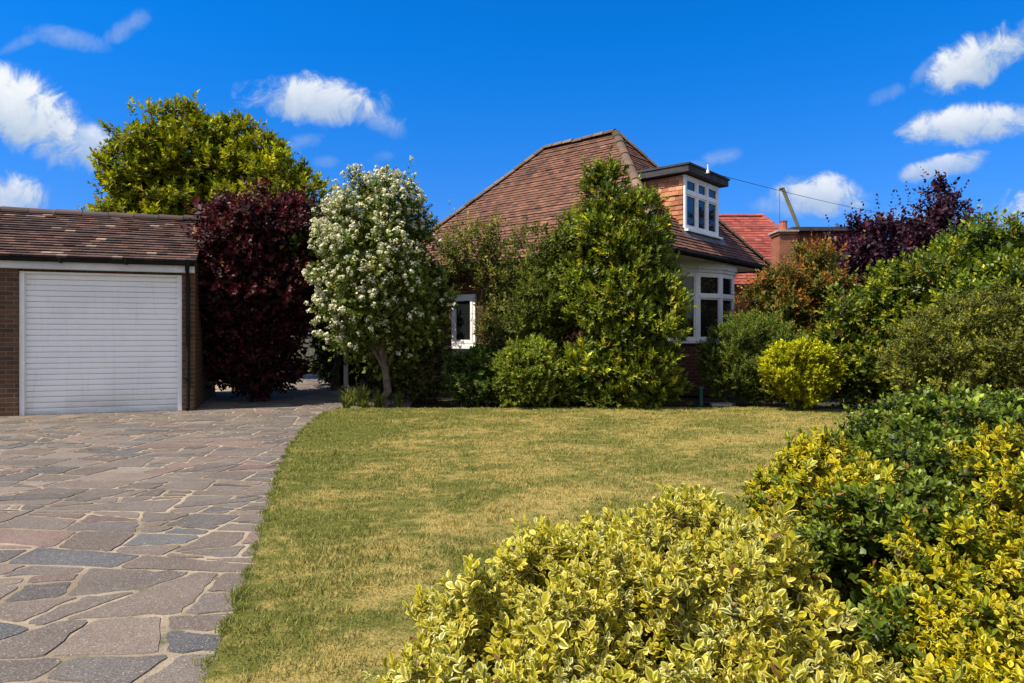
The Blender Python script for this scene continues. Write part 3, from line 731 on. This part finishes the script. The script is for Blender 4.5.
b = MB(); b.tube([(2.35, DY-.21, DZ1+.10), (2.35, DY-.28, DZ1+.10), (2.35, DY-.28, DZ1+.28)], .014, 6); b.tube([(2.35, DY-.28, DZ1+.09), (2.35, DY-.28, DZ1+.16)], .035, 8)
b.build('cable_bracket', M['white_paint'], dm)
# bow window
BXC, BH, BP = 3.32, 1.416, .8175; BR = (BH*BH+BP*BP)/(2*BP); BCY = .92+BR-BP; ha = math.asin(BH/BR); NF = 5
def bp(a, off=0.0): return (BXC+math.sin(a)*(BR+off), BCY-math.cos(a)*(BR+off))
angs = [-ha+2*ha*i/NF for i in range(NF+1)]
def arc(off): return [bp(a, off) for a in angs]
def ring_wall(mb, o0, o1, z0, z1):
    i_, o_ = arc(o0), arc(o1)
    for k in range(NF):
        a0, a1, b0, b1 = i_[k], i_[k+1], o_[k], o_[k+1]
        mb.face([(*b0, z0), (*b1, z0), (*b1, z1), (*b0, z1)]); mb.face([(*a1, z0), (*a0, z0), (*a0, z1), (*a1, z1)])
        mb.face([(*b0, z1), (*b1, z1), (*a1, z1), (*a0, z1)]); mb.face([(*b1, z0), (*b0, z0), (*a0, z0), (*a1, z0)])
BZ0, BZ1, BZT = 1.19, 2.69, 2.17
b = MB(); ring_wall(b, -.22, 0, 0, BZ0-.05); b.build('bay_wall', M['house_brick'], h)
b = MB()
for k in range(NF):
    p0, p1 = np.array([*bp(angs[k]), 0]), np.array([*bp(angs[k+1]), 0]); L = np.linalg.norm(p1-p0); U = (p1-p0)/L; I = np.array([-U[1], U[0], 0]); Z = np.array([0, 0, 1.])
    def bar(u0, u1, z0, z1, dp=.0, tk=.07): b.obox(p0+U*u0+I*dp+Z*z0, U, I, Z, u1-u0, tk, z1-z0)
    w_ = .052
    bar(.0, w_, BZ0, BZ1, .001*k); bar(L-w_, L, BZ0, BZ1, .001*k); bar(w_, L-w_, BZ1-.06, BZ1, .004); bar(w_, L-w_, BZ0, BZ0+.06, .004); bar(w_, L-w_, BZT-.035, BZT+.035, -.012)
    s_ = .034
    for z0_, z1_ in ((BZ0+.06, BZT-.035), (BZT+.035, BZ1-.06)):
        bar(w_, w_+s_, z0_, z1_, .014, .05); bar(L-w_-s_, L-w_, z0_, z1_, .014, .05); bar(w_+s_, L-w_-s_, z0_, z0_+s_, .014, .05); bar(w_+s_, L-w_-s_, z1_-s_, z1_, .014, .05)
bay = b.build('bay_window', M['white_paint'], h)
for k in range(NF):
    p0, p1 = np.array([*bp(angs[k]), 0]), np.array([*bp(angs[k+1]), 0]); L = np.linalg.norm(p1-p0); U = (p1-p0)/L; I = np.array([-U[1], U[0], 0]); Z = np.array([0, 0, 1.])
    for z0_, z1_ in ((BZ0+.09, BZT-.06), (BZT+.06, BZ1-.09)):
        b = MB(); b.obox(p0+U*.075+I*.045+Z*z0_, U, I, Z, L-.15, .008, z1_-z0_); b.build('pane', M['glass'], bay)
b = MB(); ring_wall(b, -.15, .07, BZ0-.05, BZ0-.004); b.build('sill', M['white_paint'], bay)
b = MB(); ring_wall(b, -.12, .03, BZ1+.003, BZ1+.07); ring_wall(b, -.12, .06, BZ1+.073, 2.925); b.build('fascia', M['fascia_paint'], bay)
# casement in the long wall, seen between the shrubs (wall plane x = .45, u runs to -y)
b = MB(); wx = .45; cy0, cy1, cz0, cz1 = 5.26, 6.08, 1.05, 2.32
def cbar(ya, yb_, z0, z1, dp, tk=.08): b.box(wx-dp, wx-dp+tk, ya, yb_, z0, z1)
cbar(cy0, cy0+.08, cz0, cz1, .05); cbar(cy1-.08, cy1, cz0, cz1, .05); cbar(cy0+.08, cy1-.08, cz1-.08, cz1, .05); cbar(cy0+.08, cy1-.08, cz0, cz0+.08, .05)
for ya, yb_ in ((cy0+.08, cy1-.08),):
    cbar(ya, ya+.075, cz0+.08, cz1-.08, .062); cbar(yb_-.075, yb_, cz0+.08, cz1-.08, .062); cbar(ya+.075, yb_-.075, cz1-.155, cz1-.08, .062); cbar(ya+.075, yb_-.075, cz0+.08, cz0+.155, .062)
cw = b.build('casement_window', M['white_paint'], h)
for ya, yb_ in ((cy0+.15, cy1-.15),):
    b = MB(); b.box(wx-.03, wx-.022, ya, yb_, cz0+.15, cz1-.15); b.build('pane', M['glass'], cw)
b = MB(); b.box(wx-.14, wx-.004, cy0-.45, cy1+.08, cz0-.06, cz0-.003); b.build('sill', M['white_paint'], cw)
b = MB(); b.box(wx-.03, wx-.003, cy0+.2, cy1, .25, cz0-.064); b.build('render_panel', M['render'], h)

# ------------------------------------------------------------------ neighbouring house with the red roof
n_ = empty('neighbour_house', (9.0, 26.5, 0), 'neighbouring house with bright red tiled roof, brick chimney and flat dormer', 'house')
RT = [((.27, .062, .048), .5), ((.22, .050, .040), .3), ((.32, .085, .062), .2)]
A_, B_ = np.array([.92, .5, 6.06]), np.array([-5.0, .5, 6.06]); Z0 = 3.1
E1, E2 = np.array([2.85, -2.6, Z0]), np.array([-7.5, -2.6, Z0]); E3, E4 = np.array([2.85, 3.6, Z0]), np.array([-7.5, 3.6, Z0])
b = MB(); o, U, V, L, S = slope(E2, E1, A_)
tile_face(b, o, U, V, [(0, 0), (L, 0), ((A_-E2)[0], S), ((B_-E2)[0], S)], rt, RT, .16, .24, .016)
o, U, V, L, S = slope(E1, E3, A_); tile_face(b, o, U, V, [(0, 0), (L, 0), (3.1, S)], rt, RT, .16, .24, .016)
b.face([E3, E4, B_, A_], col=RT[0][0]); b.face([E4, E2, B_], col=RT[0][0])
nr = b.build('roof', M['red_tile'], n_)
b = MB(); RR = [((.30, .08, .06), 1.0)]
ridge_tiles(b, A_, B_, .1, rt, RR); ridge_tiles(b, E1, A_, .1, rt, RR); b.build('ridge_tiles', M['red_tile'], nr)
b = MB(); b.box(-7.1, 2.5, -2.2, 3.2, 0, 3.1); b.build('wall', M['chimney_brick'], n_)
b = MB(); b.box(-.42, .10, -4.6, -3.9, 0, 4.56); b.box(-.46, .14, -4.64, -3.86, 4.56, 4.64); ch = b.build('chimney', M['chimney_brick'], n_)
b = MB(); b.box(-.50, .18, -4.68, -3.82, 4.642, 4.70); b.build('cap', M['concrete'], ch)
b = MB(); b.tube([(-.16, -4.25, 4.70), (-.16, -4.25, 4.98), (-.16, -4.25, 5.04)], [.14, .12, .14], 10); b.build('chimney_pot', plain('terracotta', (.36, .10, .06)), ch)
b = MB(); b.box(.6, 2.6, -3.2, -2.7, 3.0, 4.84, col=(.36, .07, .055)); tile_face(b, (.6, -3.21, 3.0), (1, 0, 0), (0, 0, 1), [(0, 0), (2.0, 0), (2.0, 1.83), (0, 1.83)], rt, RT, .16, .24, .016)
fd = b.build('flat_dormer', M['red_tile'], n_)
b = MB(); b.box(.45, 2.9, -3.5, -2.5, 4.85, 4.98); b.build('dormer_roof', M['felt'], fd)
b = MB(); b.tube([(-.95, -.9, 4.78), (-.95, -.9, 5.02)], .07, 8); b.tube([(-.95, -.9, 5.02), (-.95, -.9, 5.10)], .1, 8); b.build('vent_pipe', M['lead'], n_)

bo = empty('crane_boom', at(855, 358, 40), 'thin olive crane boom leaning up behind the red roofs', 'crane')
p0 = np.array(at(855, 358, 40)); p1 = np.array(at(802, 236, 40)); p2 = np.array(at(783, 189, 40))
b = MB(); b.tube([(0, 0, 0), p1-p0], .17, 4); b.build('lower_section', M['boom'], bo)
b = MB(); b.tube([p1-p0, p2-p0], .125, 4); b.tube([p2-p0-np.array([.2, 0, .0]), p2-p0+np.array([.08, 0, .06])], .09, 4); b.build('upper_section', M['boom'], bo)
b = MB(); b.tube([p2-p0-np.array([.19, 0, 0]), p2-p0-np.array([.19, 0, 2.4])], .012, 4); b.build('hoist_rope', M['black_plastic'], bo)
# telephone wire from the dormer
hm = lambda x, y, z: (2.83+.652*x-.758*y, 12.83+.758*x+.652*y, z)
ws = np.array(hm(2.35, DY-.28, DZ1+.12)); we = np.array(at(1010, 226, 34))
b = MB(); pts = [ws+(we-ws)*t-np.array([0, 0, 4*.35*t*(1-t)]) for t in np.linspace(0, 1, 25)]; b.tube(pts, .006, 5)
o = b.build('telephone_wire', M['black_plastic']); tag(o, 'thin dark telephone wire running from the dormer to the trees', 'wire')

# ------------------------------------------------------------------ passage beyond the trees
f_ = empty('garden_fence', at(300, 372, 25.5), 'pale slatted garden fence glimpsed at the end of the path', 'fence', 0)
b = MB()
for i in range(24): b.box(-1.6+i*.15, -1.6+i*.15+.11, 0, .02, .12, 1.75)
b.build('panel', M['grey_timber'], f_)
for x in (-1.65, .0, 1.9):
    b = MB(); b.box(x, x+.09, .022, .11, 0, 1.85); b.build('post', M['grey_timber'], f_)
b = MB(); b.box(-.05, .05, -.05, .05, 0, 1.05); b.box(-.065, .065, -.065, .065, 1.052, 1.09)
o = b.build('white_post', M['white_paint']); o.location = at(346, 372, 17.5)[:2]+(0,); tag(o, 'slim white post standing in shade behind the flowering tree', 'post')
sheet('back_lawn', [(-12, 23.6), (4, 23.6), (4, 26.5), (-12, 26.5)], .02, M['lawn'])

# ------------------------------------------------------------------ trees and shrubs
def shrub(name, label, cat, blobs, m, pal, stems=None, bark='dark_bark', seed=1, group=None, part='foliage', trunk_part='stem', base=None, r0=.03, **kw):
    B = np.array(blobs, float); bx, by = (B[0, 0], B[0, 1]) if base is None else base
    e = empty(name, (bx, by, 0), label, cat, 0, group)
    loc = [(q[0]-bx, q[1]-by)+tuple(q[2:]) for q in blobs]
    global _off; _off = (bx, by)
    # foliage() works in the plant's own frame; camera direction only thins the far side
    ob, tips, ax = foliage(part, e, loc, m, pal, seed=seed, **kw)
    cr = [(q[0], q[1], max(.2, q[2]+q[5]*.1)) for q in loc]
    r = np.random.default_rng(seed+100)
    for _ in range(3): q = loc[r.integers(len(loc))]; cr.append((q[0]+r.uniform(-.5, .5)*q[3], q[1]+r.uniform(-.5, .5)*q[4], max(.2, q[2]+q[5]*r.uniform(-.2, .3))))
    limbs(trunk_part, e, (0, 0, 0), cr if stems is None else stems, r0, M[bark], seed)
    return e, tips, ax

# big yellow-green tree behind the garage
YG = [((.115, .135, .006), .42), ((.07, .095, .006), .3), ((.18, .185, .006), .28)]
shrub('sycamore_tree', 'tall bright yellow-green tree rising behind the garage roof', 'tree',
      [blob(100, 235, 140, 300, 21, 2.2), blob(128, 240, 97, 210, 21, 1.8), blob(205, 328, 132, 300, 20.5, 1.8), blob(195, 285, 108, 230, 21.2, 1.6), blob(250, 345, 170, 290, 20, 1.4), blob(84, 170, 175, 300, 20.5, 1.6), blob(105, 190, 125, 240, 20.7, 1.6)],
      M['leaf'], YG, part='crown', trunk_part='trunk', r0=.28, base=at(205, 372, 21)[:2], n_clump=430, clump=.42, twigs=17, twig=.26, leaves=10, llen=.17, lwid=.042, up=.5, zmin=1.5, seed=3, cvar=.2, spread=(25, 75))
# purple tree beside the garage
PU = [((.026, .0065, .010), .5), ((.042, .010, .012), .3), ((.016, .008, .008), .2)]
shrub('purple_leaved_tree', 'dense purple leaved tree overhanging the path beside the garage', 'tree',
      [blob(195, 325, 182, 340, 13.4, 1.1), blob(188, 265, 205, 345, 12.9, .8), blob(245, 332, 192, 340, 13.8, 1.0), blob(205, 310, 290, 405, 14.0, .9), blob(190, 290, 280, 408, 13.6, .7)],
      M['leaf_red'], PU, part='crown', trunk_part='trunk', r0=.09, base=at(262, 400, 14.0)[:2], n_clump=260, clump=.27, twigs=16, twig=.24, leaves=10, llen=.095, lwid=.033, up=.5, seed=4, stray=35, stray_len=.35, droop=.15, fill=2)
# dark evergreen behind, closing the passage; canopy over the path added for shade
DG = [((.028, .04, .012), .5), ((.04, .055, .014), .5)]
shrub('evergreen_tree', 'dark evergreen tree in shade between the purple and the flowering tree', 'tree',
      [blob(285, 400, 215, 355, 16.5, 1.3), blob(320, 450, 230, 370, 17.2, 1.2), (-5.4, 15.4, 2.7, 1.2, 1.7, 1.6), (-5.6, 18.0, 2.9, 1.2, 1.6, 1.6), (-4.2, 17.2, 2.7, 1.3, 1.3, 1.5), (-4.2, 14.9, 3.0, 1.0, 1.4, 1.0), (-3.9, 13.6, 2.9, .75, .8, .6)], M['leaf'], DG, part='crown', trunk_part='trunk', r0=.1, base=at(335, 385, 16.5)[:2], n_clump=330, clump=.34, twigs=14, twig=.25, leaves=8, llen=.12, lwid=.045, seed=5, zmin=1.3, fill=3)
shrub('dark_tree', 'dark leafy tree standing behind the slatted fence beyond the path', 'tree',
      [(-8.2, 28.2, 3.2, 1.8, 1.0, 2.2), (-5.6, 28.4, 3.4, 2.0, 1.0, 2.4)], M['leaf'], DG, part='crown', trunk_part='trunk', r0=.12, n_clump=150, clump=.5, twigs=14, twig=.3, leaves=8, llen=.18, lwid=.07, seed=36, zmin=1.2, fill=3)
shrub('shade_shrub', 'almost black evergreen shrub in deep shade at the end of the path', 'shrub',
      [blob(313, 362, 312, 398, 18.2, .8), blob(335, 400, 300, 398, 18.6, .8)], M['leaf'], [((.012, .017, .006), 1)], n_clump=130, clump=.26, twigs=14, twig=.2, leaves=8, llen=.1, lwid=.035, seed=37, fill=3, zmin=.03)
# white flowering tree
WG = [((.075, .105, .022), .5), ((.05, .08, .018), .3), ((.11, .14, .03), .2)]
wt_, tips, ax = shrub('flowering_tree', 'small tree covered in white blossom at the corner of the drive and lawn', 'tree',
      [blob(312, 446, 180, 345, 12.6, .95), blob(322, 432, 168, 275, 12.6, .8), blob(345, 425, 172, 240, 12.5, .7), blob(335, 378, 176, 225, 12.6, .3), blob(312, 395, 225, 370, 12.3, .7), blob(380, 452, 220, 365, 12.7, .8), blob(335, 450, 300, 395, 13.2, .6)],
      M['leaf'], WG, part='crown', trunk_part='trunk', bark='bark', r0=.085, base=at(387, 402, 12.7)[:2], n_clump=220, clump=.24, twigs=15, twig=.17, leaves=8, llen=.075, lwid=.026, seed=6, zmin=.75, stray=50, stray_len=.26, up=.6,
      stems=[(-.55, 0, 2.2), (.2, .1, 2.5), (-.2, .1, 3.0), (-.7, -.2, 1.7), (.6, .1, 2.0), (.0, -.3, 2.6)])
r = np.random.default_rng(9)
# blossom heads: thickest on the sunny side and the top
sc_ = ax@np.array([-.45, -.5, .5])+.35*(tips[:, 2]-2)/1.2-.25*tips[:, 0]
pr = np.clip(sc_+.2, 0.006, None)**2.1; pr /= pr.sum(); k = r.choice(len(tips), 1400, replace=False, p=pr)
hc = tips[k]+ax[k]*.03; npet = 14
c = np.repeat(hc, npet, 0); nd = unit(r.normal(size=c.shape)+np.repeat(unit(ax[k]+np.array([-.1, -.2, .4])), npet, 0)*.9)
rr = np.repeat(r.uniform(.04, .085, len(k)), npet)
pc = c+nd*rr[:, None]*r.uniform(.5, 1.0, len(c))[:, None]; d = unit(np.cross(nd, r.normal(size=nd.shape)))
pcol = np.tile(np.array([[.66, .64, .42]]), (len(c), 1))*r.uniform(.8, 1.12, len(c))[:, None]
lg = r.uniform(.03, .052, len(c)); leaves_mesh('blossom', 'simple', pc-d*lg[:, None]*.5, d, nd, lg, lg*.45, pcol, M['petal'], wt_)

# loose climbing shrub against the roof, left of the yew
OL = [((.085, .095, .025), .4), ((.06, .075, .022), .35), ((.11, .115, .035), .25)]
shrub('loose_shrub', 'tall loose olive-green shrub with airy sprays against the house roof', 'shrub',
      [blob(430, 510, 205, 292, 14.2, .6), blob(470, 560, 222, 340, 14.0, .6), blob(472, 560, 262, 392, 13.8, .6)], M['leaf'], OL, base=at(500, 405, 13.9)[:2], r0=.03, stems=[(-.55, .1, 2.6), (-.3, 0, 2.9), (.1, .1, 2.5), (.3, 0, 2.2), (.5, .1, 2.0)],
      n_clump=130, clump=.2, twigs=10, twig=.26, leaves=9, llen=.085, lwid=.018, up=.85, seed=7, stray=110, stray_len=.45, fill=.3, shell=(.4, 1.0), zmin=.3)
# tall evergreen in front of the house
EV = [((.070, .098, .009), .42), ((.042, .066, .010), .26), ((.11, .135, .010), .32)]
TY = [((.20, .185, .012), .5), ((.13, .15, .014), .5)]
shrub('evergreen_bush', 'tall conical evergreen with golden tips in front of the bay window corner', 'tree',
      [blob(564, 682, 228, 415, 12.5, .95), blob(580, 650, 156, 265, 12.6, .6), blob(570, 672, 182, 300, 12.6, .8), blob(555, 684, 245, 345, 12.5, .8), blob(555, 690, 330, 430, 12.4, .8), blob(612, 682, 255, 400, 12.3, .8)], M['leaf_gloss'], EV, part='crown', trunk_part='trunk', r0=.08, base=at(630, 405, 12.6)[:2],
      n_clump=200, clump=.27, twigs=24, twig=.19, leaves=11, llen=.105, lwid=.021, up=.55, spread=(20, 60), tippal=TY, tipfrac=.10, seed=8, stray=40, stray_len=.2, cvar=.26)
shrub('olive_bush', 'dull green bushy shrub leaning on the left of the golden tipped evergreen', 'shrub',
      [blob(524, 604, 212, 345, 13.1, .7), blob(505, 575, 260, 400, 13.2, .6), blob(474, 540, 285, 405, 14.3, .5)], M['leaf'], [((.045, .064, .011), .6), ((.07, .09, .014), .4)], base=at(560, 402, 13.2)[:2],
      n_clump=190, clump=.2, twigs=15, twig=.19, leaves=9, llen=.08, lwid=.018, up=.6, seed=10, stray=30, stray_len=.25)
# low shrubs along the lawn
shrub('rounded_shrub', 'low mid-green rounded shrub at the lawn edge under the evergreen', 'shrub',
      [blob(487, 572, 344, 418, 12.35, .7), blob(500, 560, 338, 400, 12.5, .6)], M['leaf'], [((.085, .115, .014), .5), ((.06, .09, .014), .3), ((.12, .14, .02), .2)],
      n_clump=150, clump=.14, twigs=15, twig=.12, leaves=9, llen=.065, lwid=.02, seed=11, stray=30, stray_len=.18)
shrub('dark_shrub', 'low dark green shrub below the white casement window', 'shrub',
      [blob(446, 512, 346, 418, 12.8, .6)], M['leaf'], [((.032, .055, .012), .6), ((.045, .07, .014), .4)], n_clump=110, clump=.15, twigs=14, twig=.13, leaves=9, llen=.07, lwid=.02, seed=12)
shrub('shaded_shrub', 'dim brownish shrub in the shade right of the flowering tree trunk', 'shrub',
      [blob(392, 452, 330, 418, 13.4, .6), blob(360, 420, 350, 415, 14.2, .5)], M['leaf'], [((.035, .045, .014), .6), ((.06, .05, .02), .4)], n_clump=110, clump=.18, twigs=13, twig=.18, leaves=8, llen=.07, lwid=.017, seed=13, stray=20, stray_len=.3)
shrub('fine_shrub', 'soft green round shrub standing before the brick base of the bay', 'shrub',
      [blob(702, 800, 311, 415, 12.6, .8), blob(735, 818, 322, 418, 12.5, .7), blob(700, 770, 320, 405, 12.8, .7)], M['leaf'], [((.055, .082, .014), .5), ((.075, .102, .018), .3), ((.038, .06, .011), .2)],
      n_clump=200, clump=.16, twigs=17, twig=.16, leaves=11, llen=.055, lwid=.011, up=.7, seed=14, stray=60, stray_len=.12)
shrub('yellow_bush', 'bright golden yellow dwarf bush at the edge of the lawn', 'shrub',
      [blob(757, 843, 340, 404, 11.6, .5), blob(768, 834, 365, 412, 11.75, .42)], M['leaf'], [((.20, .22, .006), .5), ((.14, .165, .006), .3), ((.26, .26, .010), .2)], zmin=.02, n_clump=150, clump=.11, twigs=15, twig=.09, leaves=9, llen=.05, lwid=.014, seed=15, fill=1)
shrub('bronze_shrub', 'bronze and orange tipped shrub right of the bay window', 'shrub',
      [blob(788, 850, 236, 345, 14.5, .9), blob(752, 820, 264, 345, 14.4, .8), blob(734, 800, 272, 360, 14.3, .7), blob(745, 840, 290, 400, 14.4, .8)], M['leaf'], [((.06, .075, .015), .6), ((.085, .075, .017), .4)], tippal=[((.15, .062, .018), .6), ((.17, .085, .022), .4)], tipfrac=.40,
      n_clump=170, clump=.21, twigs=14, twig=.22, leaves=9, llen=.10, lwid=.02, up=.5, seed=16, stray=45, stray_len=.25)
shrub('copper_tree', 'dark plum coloured tree behind the red roofed house end', 'tree',
      [blob(832, 955, 208, 320, 18, 1.3), blob(895, 978, 190, 300, 18.2, .8), blob(828, 900, 212, 330, 17.6, 1.0), blob(918, 968, 168, 270, 18.3, .6)], M['leaf_red'], [((.020, .010, .021), .6), ((.030, .011, .024), .4)], part='crown', trunk_part='trunk', r0=.1, base=at(895, 385, 18)[:2],
      n_clump=150, clump=.28, twigs=13, twig=.32, leaves=9, llen=.12, lwid=.045, up=.8, seed=17, stray=130, stray_len=.6, zmin=1.2)
GB = [((.052, .082, .008), .45), ((.034, .060, .008), .3), ((.080, .112, .010), .25)]
shrub('laurel_hedge', 'big spreading green laurel bank filling the right side of the garden', 'shrub',
      [blob(868, 1060, 222, 425, 11.5, 1.4), blob(812, 950, 268, 420, 12.1, 1.0), blob(796, 890, 312, 418, 12.3, .8), blob(925, 1100, 206, 400, 10.5, 1.4), blob(1030, 1200, 200, 420, 10.5, 1.4)], M['leaf_gloss'], GB,
      base=at(930, 410, 11.4)[:2], r0=.06, n_clump=300, clump=.32, twigs=22, twig=.22, leaves=10, llen=.10, lwid=.026, up=.5, tippal=[((.13, .15, .010), 1)], tipfrac=.35, seed=18, stray=50, stray_len=.25, fill=3)
shrub('small_leaved_shrub', 'dull olive small-leaved rounded shrub in front of the laurel bank', 'shrub',
      [blob(882, 1060, 295, 445, 8.9, .9), blob(940, 1110, 280, 440, 8.6, .9)], M['leaf'], [((.080, .095, .018), .4), ((.055, .066, .020), .3), ((.115, .125, .018), .3)], base=at(990, 420, 8.8)[:2],
      n_clump=330, clump=.13, twigs=20, twig=.13, leaves=11, llen=.045, lwid=.011, up=.6, seed=19, stray=60, stray_len=.12)
# strappy plants at the foot of the flowering tree
def strappy(label, x, y, n, hgt, seed, group, cols):
    r = np.random.default_rng(seed); b = MB()
    e = empty('strappy_plant', (x, y, 0), label, 'plant', 0, group)
    P, D, Nn, L = [], [], [], []
    for i in range(n):
        az = r.uniform(0, 6.283); le = r.uniform(.15, 1.0); p = np.array([*r.normal(0, .03 if n > 30 else .006, 2), .0]); hh = hgt*r.uniform(.6, 1.2); out_ = np.array([math.cos(az), math.sin(az), 0])
        c = pick(cols, 1, r)[0]*math.exp(r.normal(0, .2)); s = np.cross(out_, (0, 0, 1)); prev = None
        for k in range(6):
            t = k/5; q = p+out_*le*hh*.8*t**1.5+np.array([0, 0, hh*(t-.42*le*t*t*t)]); wd_ = .011*(1-t**2)+.001
            cur = (q-s*wd_, q+s*wd_)
            if prev: b.face([prev[0], prev[1], cur[1], cur[0]], col=tuple(c))
            prev = cur
    b.build('blades', M['leaf'], e, smooth=True)
SG = [((.09, .125, .016), .6), ((.13, .15, .03), .3), ((.16, .10, .04), .1)]
LB = ['clump of strappy green leaves at the very corner of the drive edge', 'tall strappy clump with reddish tips between the drive and the tree trunk', 'strappy clump at the foot of the flowering tree, touching its trunk', 'smaller strappy clump right of the flowering tree trunk', 'low strappy tuft overhanging the lawn left of the trunk', 'broad strappy clump behind the drive corner tuft']
for i, (px, Y, n, hg) in enumerate([(346, 12.1, 60, .30), (362, 12.5, 70, .48), (378, 12.35, 60, .38), (398, 12.5, 50, .3), (366, 12.05, 50, .24), (350, 12.7, 70, .42)]):
    strappy(LB[i], (px-512)/F*Y, Y, n, hg, 40+i, 'strappy plants under the flowering tree', SG)
for i, (px, Y, lb) in enumerate([(815, 11.6, 'little grassy weed tuft below the golden bush'), (848, 11.4, 'little weed tuft at the lawn edge before the laurel'), (690, 12.2, 'little grass tuft at the foot of the tall evergreen')]):
    strappy(lb, (px-512)/F*Y, Y, 26, .16, 60+i, 'weed tufts along the lawn edge', SG)
b = MB(); b.prism([(-.22, -.12), (.12, -.16), (.25, .02), (.1, .14), (-.2, .1)], .02, .07); o = b.build('stone_slab', M['concrete']); o.location = at(722, 404, 12.55)[:2]+(0,); tag(o, 'flat pale stone lying in the bed below the bay', 'stone')
b = MB(); b.box(-.03, .03, -.03, .03, 0, .32); b.box(-.05, .05, -.045, .045, .322, .36); o = b.build('garden_tap_post', plain('green_paint', (.05, .12, .09))); o.location = at(701, 402, 12.75)[:2]+(0,); tag(o, 'short green post in the bed under the bay window', 'post')

# ------------------------------------------------------------------ the foreground hedge
VC = [((.27, .25, .010), .5), ((.19, .20, .012), .3), ((.34, .29, .012), .2)]
VE = [((.66, .58, .14), .5), ((.60, .50, .07), .3), ((.70, .66, .30), .2)]
kw = dict(kind='full', n_clump=380, clump=.09, twigs=20, twig=.055, leaves=9, llen=.030, lwid=.0088, up=.55, out=.8, spread=(25, 78), edge=VE, fill=.6, cvar=.16, keep_back=.3)
shrub('variegated_euonymus', 'cream-edged yellow variegated shrub nearest the camera at the bottom of the lawn', 'shrub',
      [(.50, 2.08, .2, .62, .66, .56), (.18, 2.08, .14, .56, .55, .58), (.03, 1.8, .06, .48, .5, .50), (.60, 1.58, .1, .44, .42, .46), (.66, 2.3, .2, .45, .5, .55)], M['varieg'], VC, r0=.02, seed=30, stray=60, stray_len=.07, **kw)
GE = [((.66, .51, .014), .42), ((.56, .46, .02), .25), ((.62, .52, .07), .13), ((.07, .11, .012), .27)]
GC = [((.19, .21, .012), .45), ((.36, .31, .014), .35), ((.08, .12, .018), .2)]
kw.update(edge=GE, n_clump=170)
shrub('golden_euonymus', 'golden variegated bush with taller stems behind the cream-edged one', 'shrub',
      [(1.31, 2.9, .40, .30, .34, .45), (1.46, 3.0, .38, .28, .32, .40)], M['varieg'], GC, r0=.015, seed=31, stray=40, stray_len=.1, **kw)
kw.update(n_clump=330)
shrub('gold_green_euonymus', 'gold and green variegated bush at the lower right corner', 'shrub',
      [(1.54, 2.1, .22, .47, .46, .49), (1.92, 2.35, .29, .50, .44, .54), (2.06, 2.75, .35, .46, .40, .57), (1.33, 1.65, .1, .42, .42, .44)], M['varieg'], GC, r0=.02, seed=32, stray=50, stray_len=.1, **kw)
kw.pop('edge')
kw.update(kind='oval', n_clump=420, llen=.034, lwid=.0098, stray=60, stray_len=.1)
shrub('green_euonymus', 'plain dark green glossy bush between the two gold variegated bushes', 'shrub',
      [(1.82, 3.1, .38, .52, .5, .52), (2.5, 3.5, .46, .95, .7, .60), (1.36, 2.52, .25, .37, .34, .50), (1.72, 2.72, .33, .42, .42, .50), (1.2, 2.05, .1, .3, .3, .44)], M['leaf_gloss'], [((.050, .078, .009), .5), ((.070, .10, .010), .3), ((.036, .056, .009), .2)], r0=.02, seed=33, tippal=[((.12, .16, .03), 1)], tipfrac=.2, **kw)

# a tall cypress just out of frame on the left, whose shade falls over the end of the garage
e = None
shrub('cypress_tree', 'tall dark cypress beyond the left edge beside the garage', 'tree', [(-12.5, 10.2, 3.6, 1.0, 1.0, 3.0), (-12.5, 10.2, 6.4, .6, .6, 2.2)], M['leaf'], DG, part='crown', trunk_part='trunk', r0=.12,
      n_clump=140, clump=.3, twigs=12, twig=.3, leaves=8, llen=.14, lwid=.05, seed=35, keep_back=1.0, fill=3)
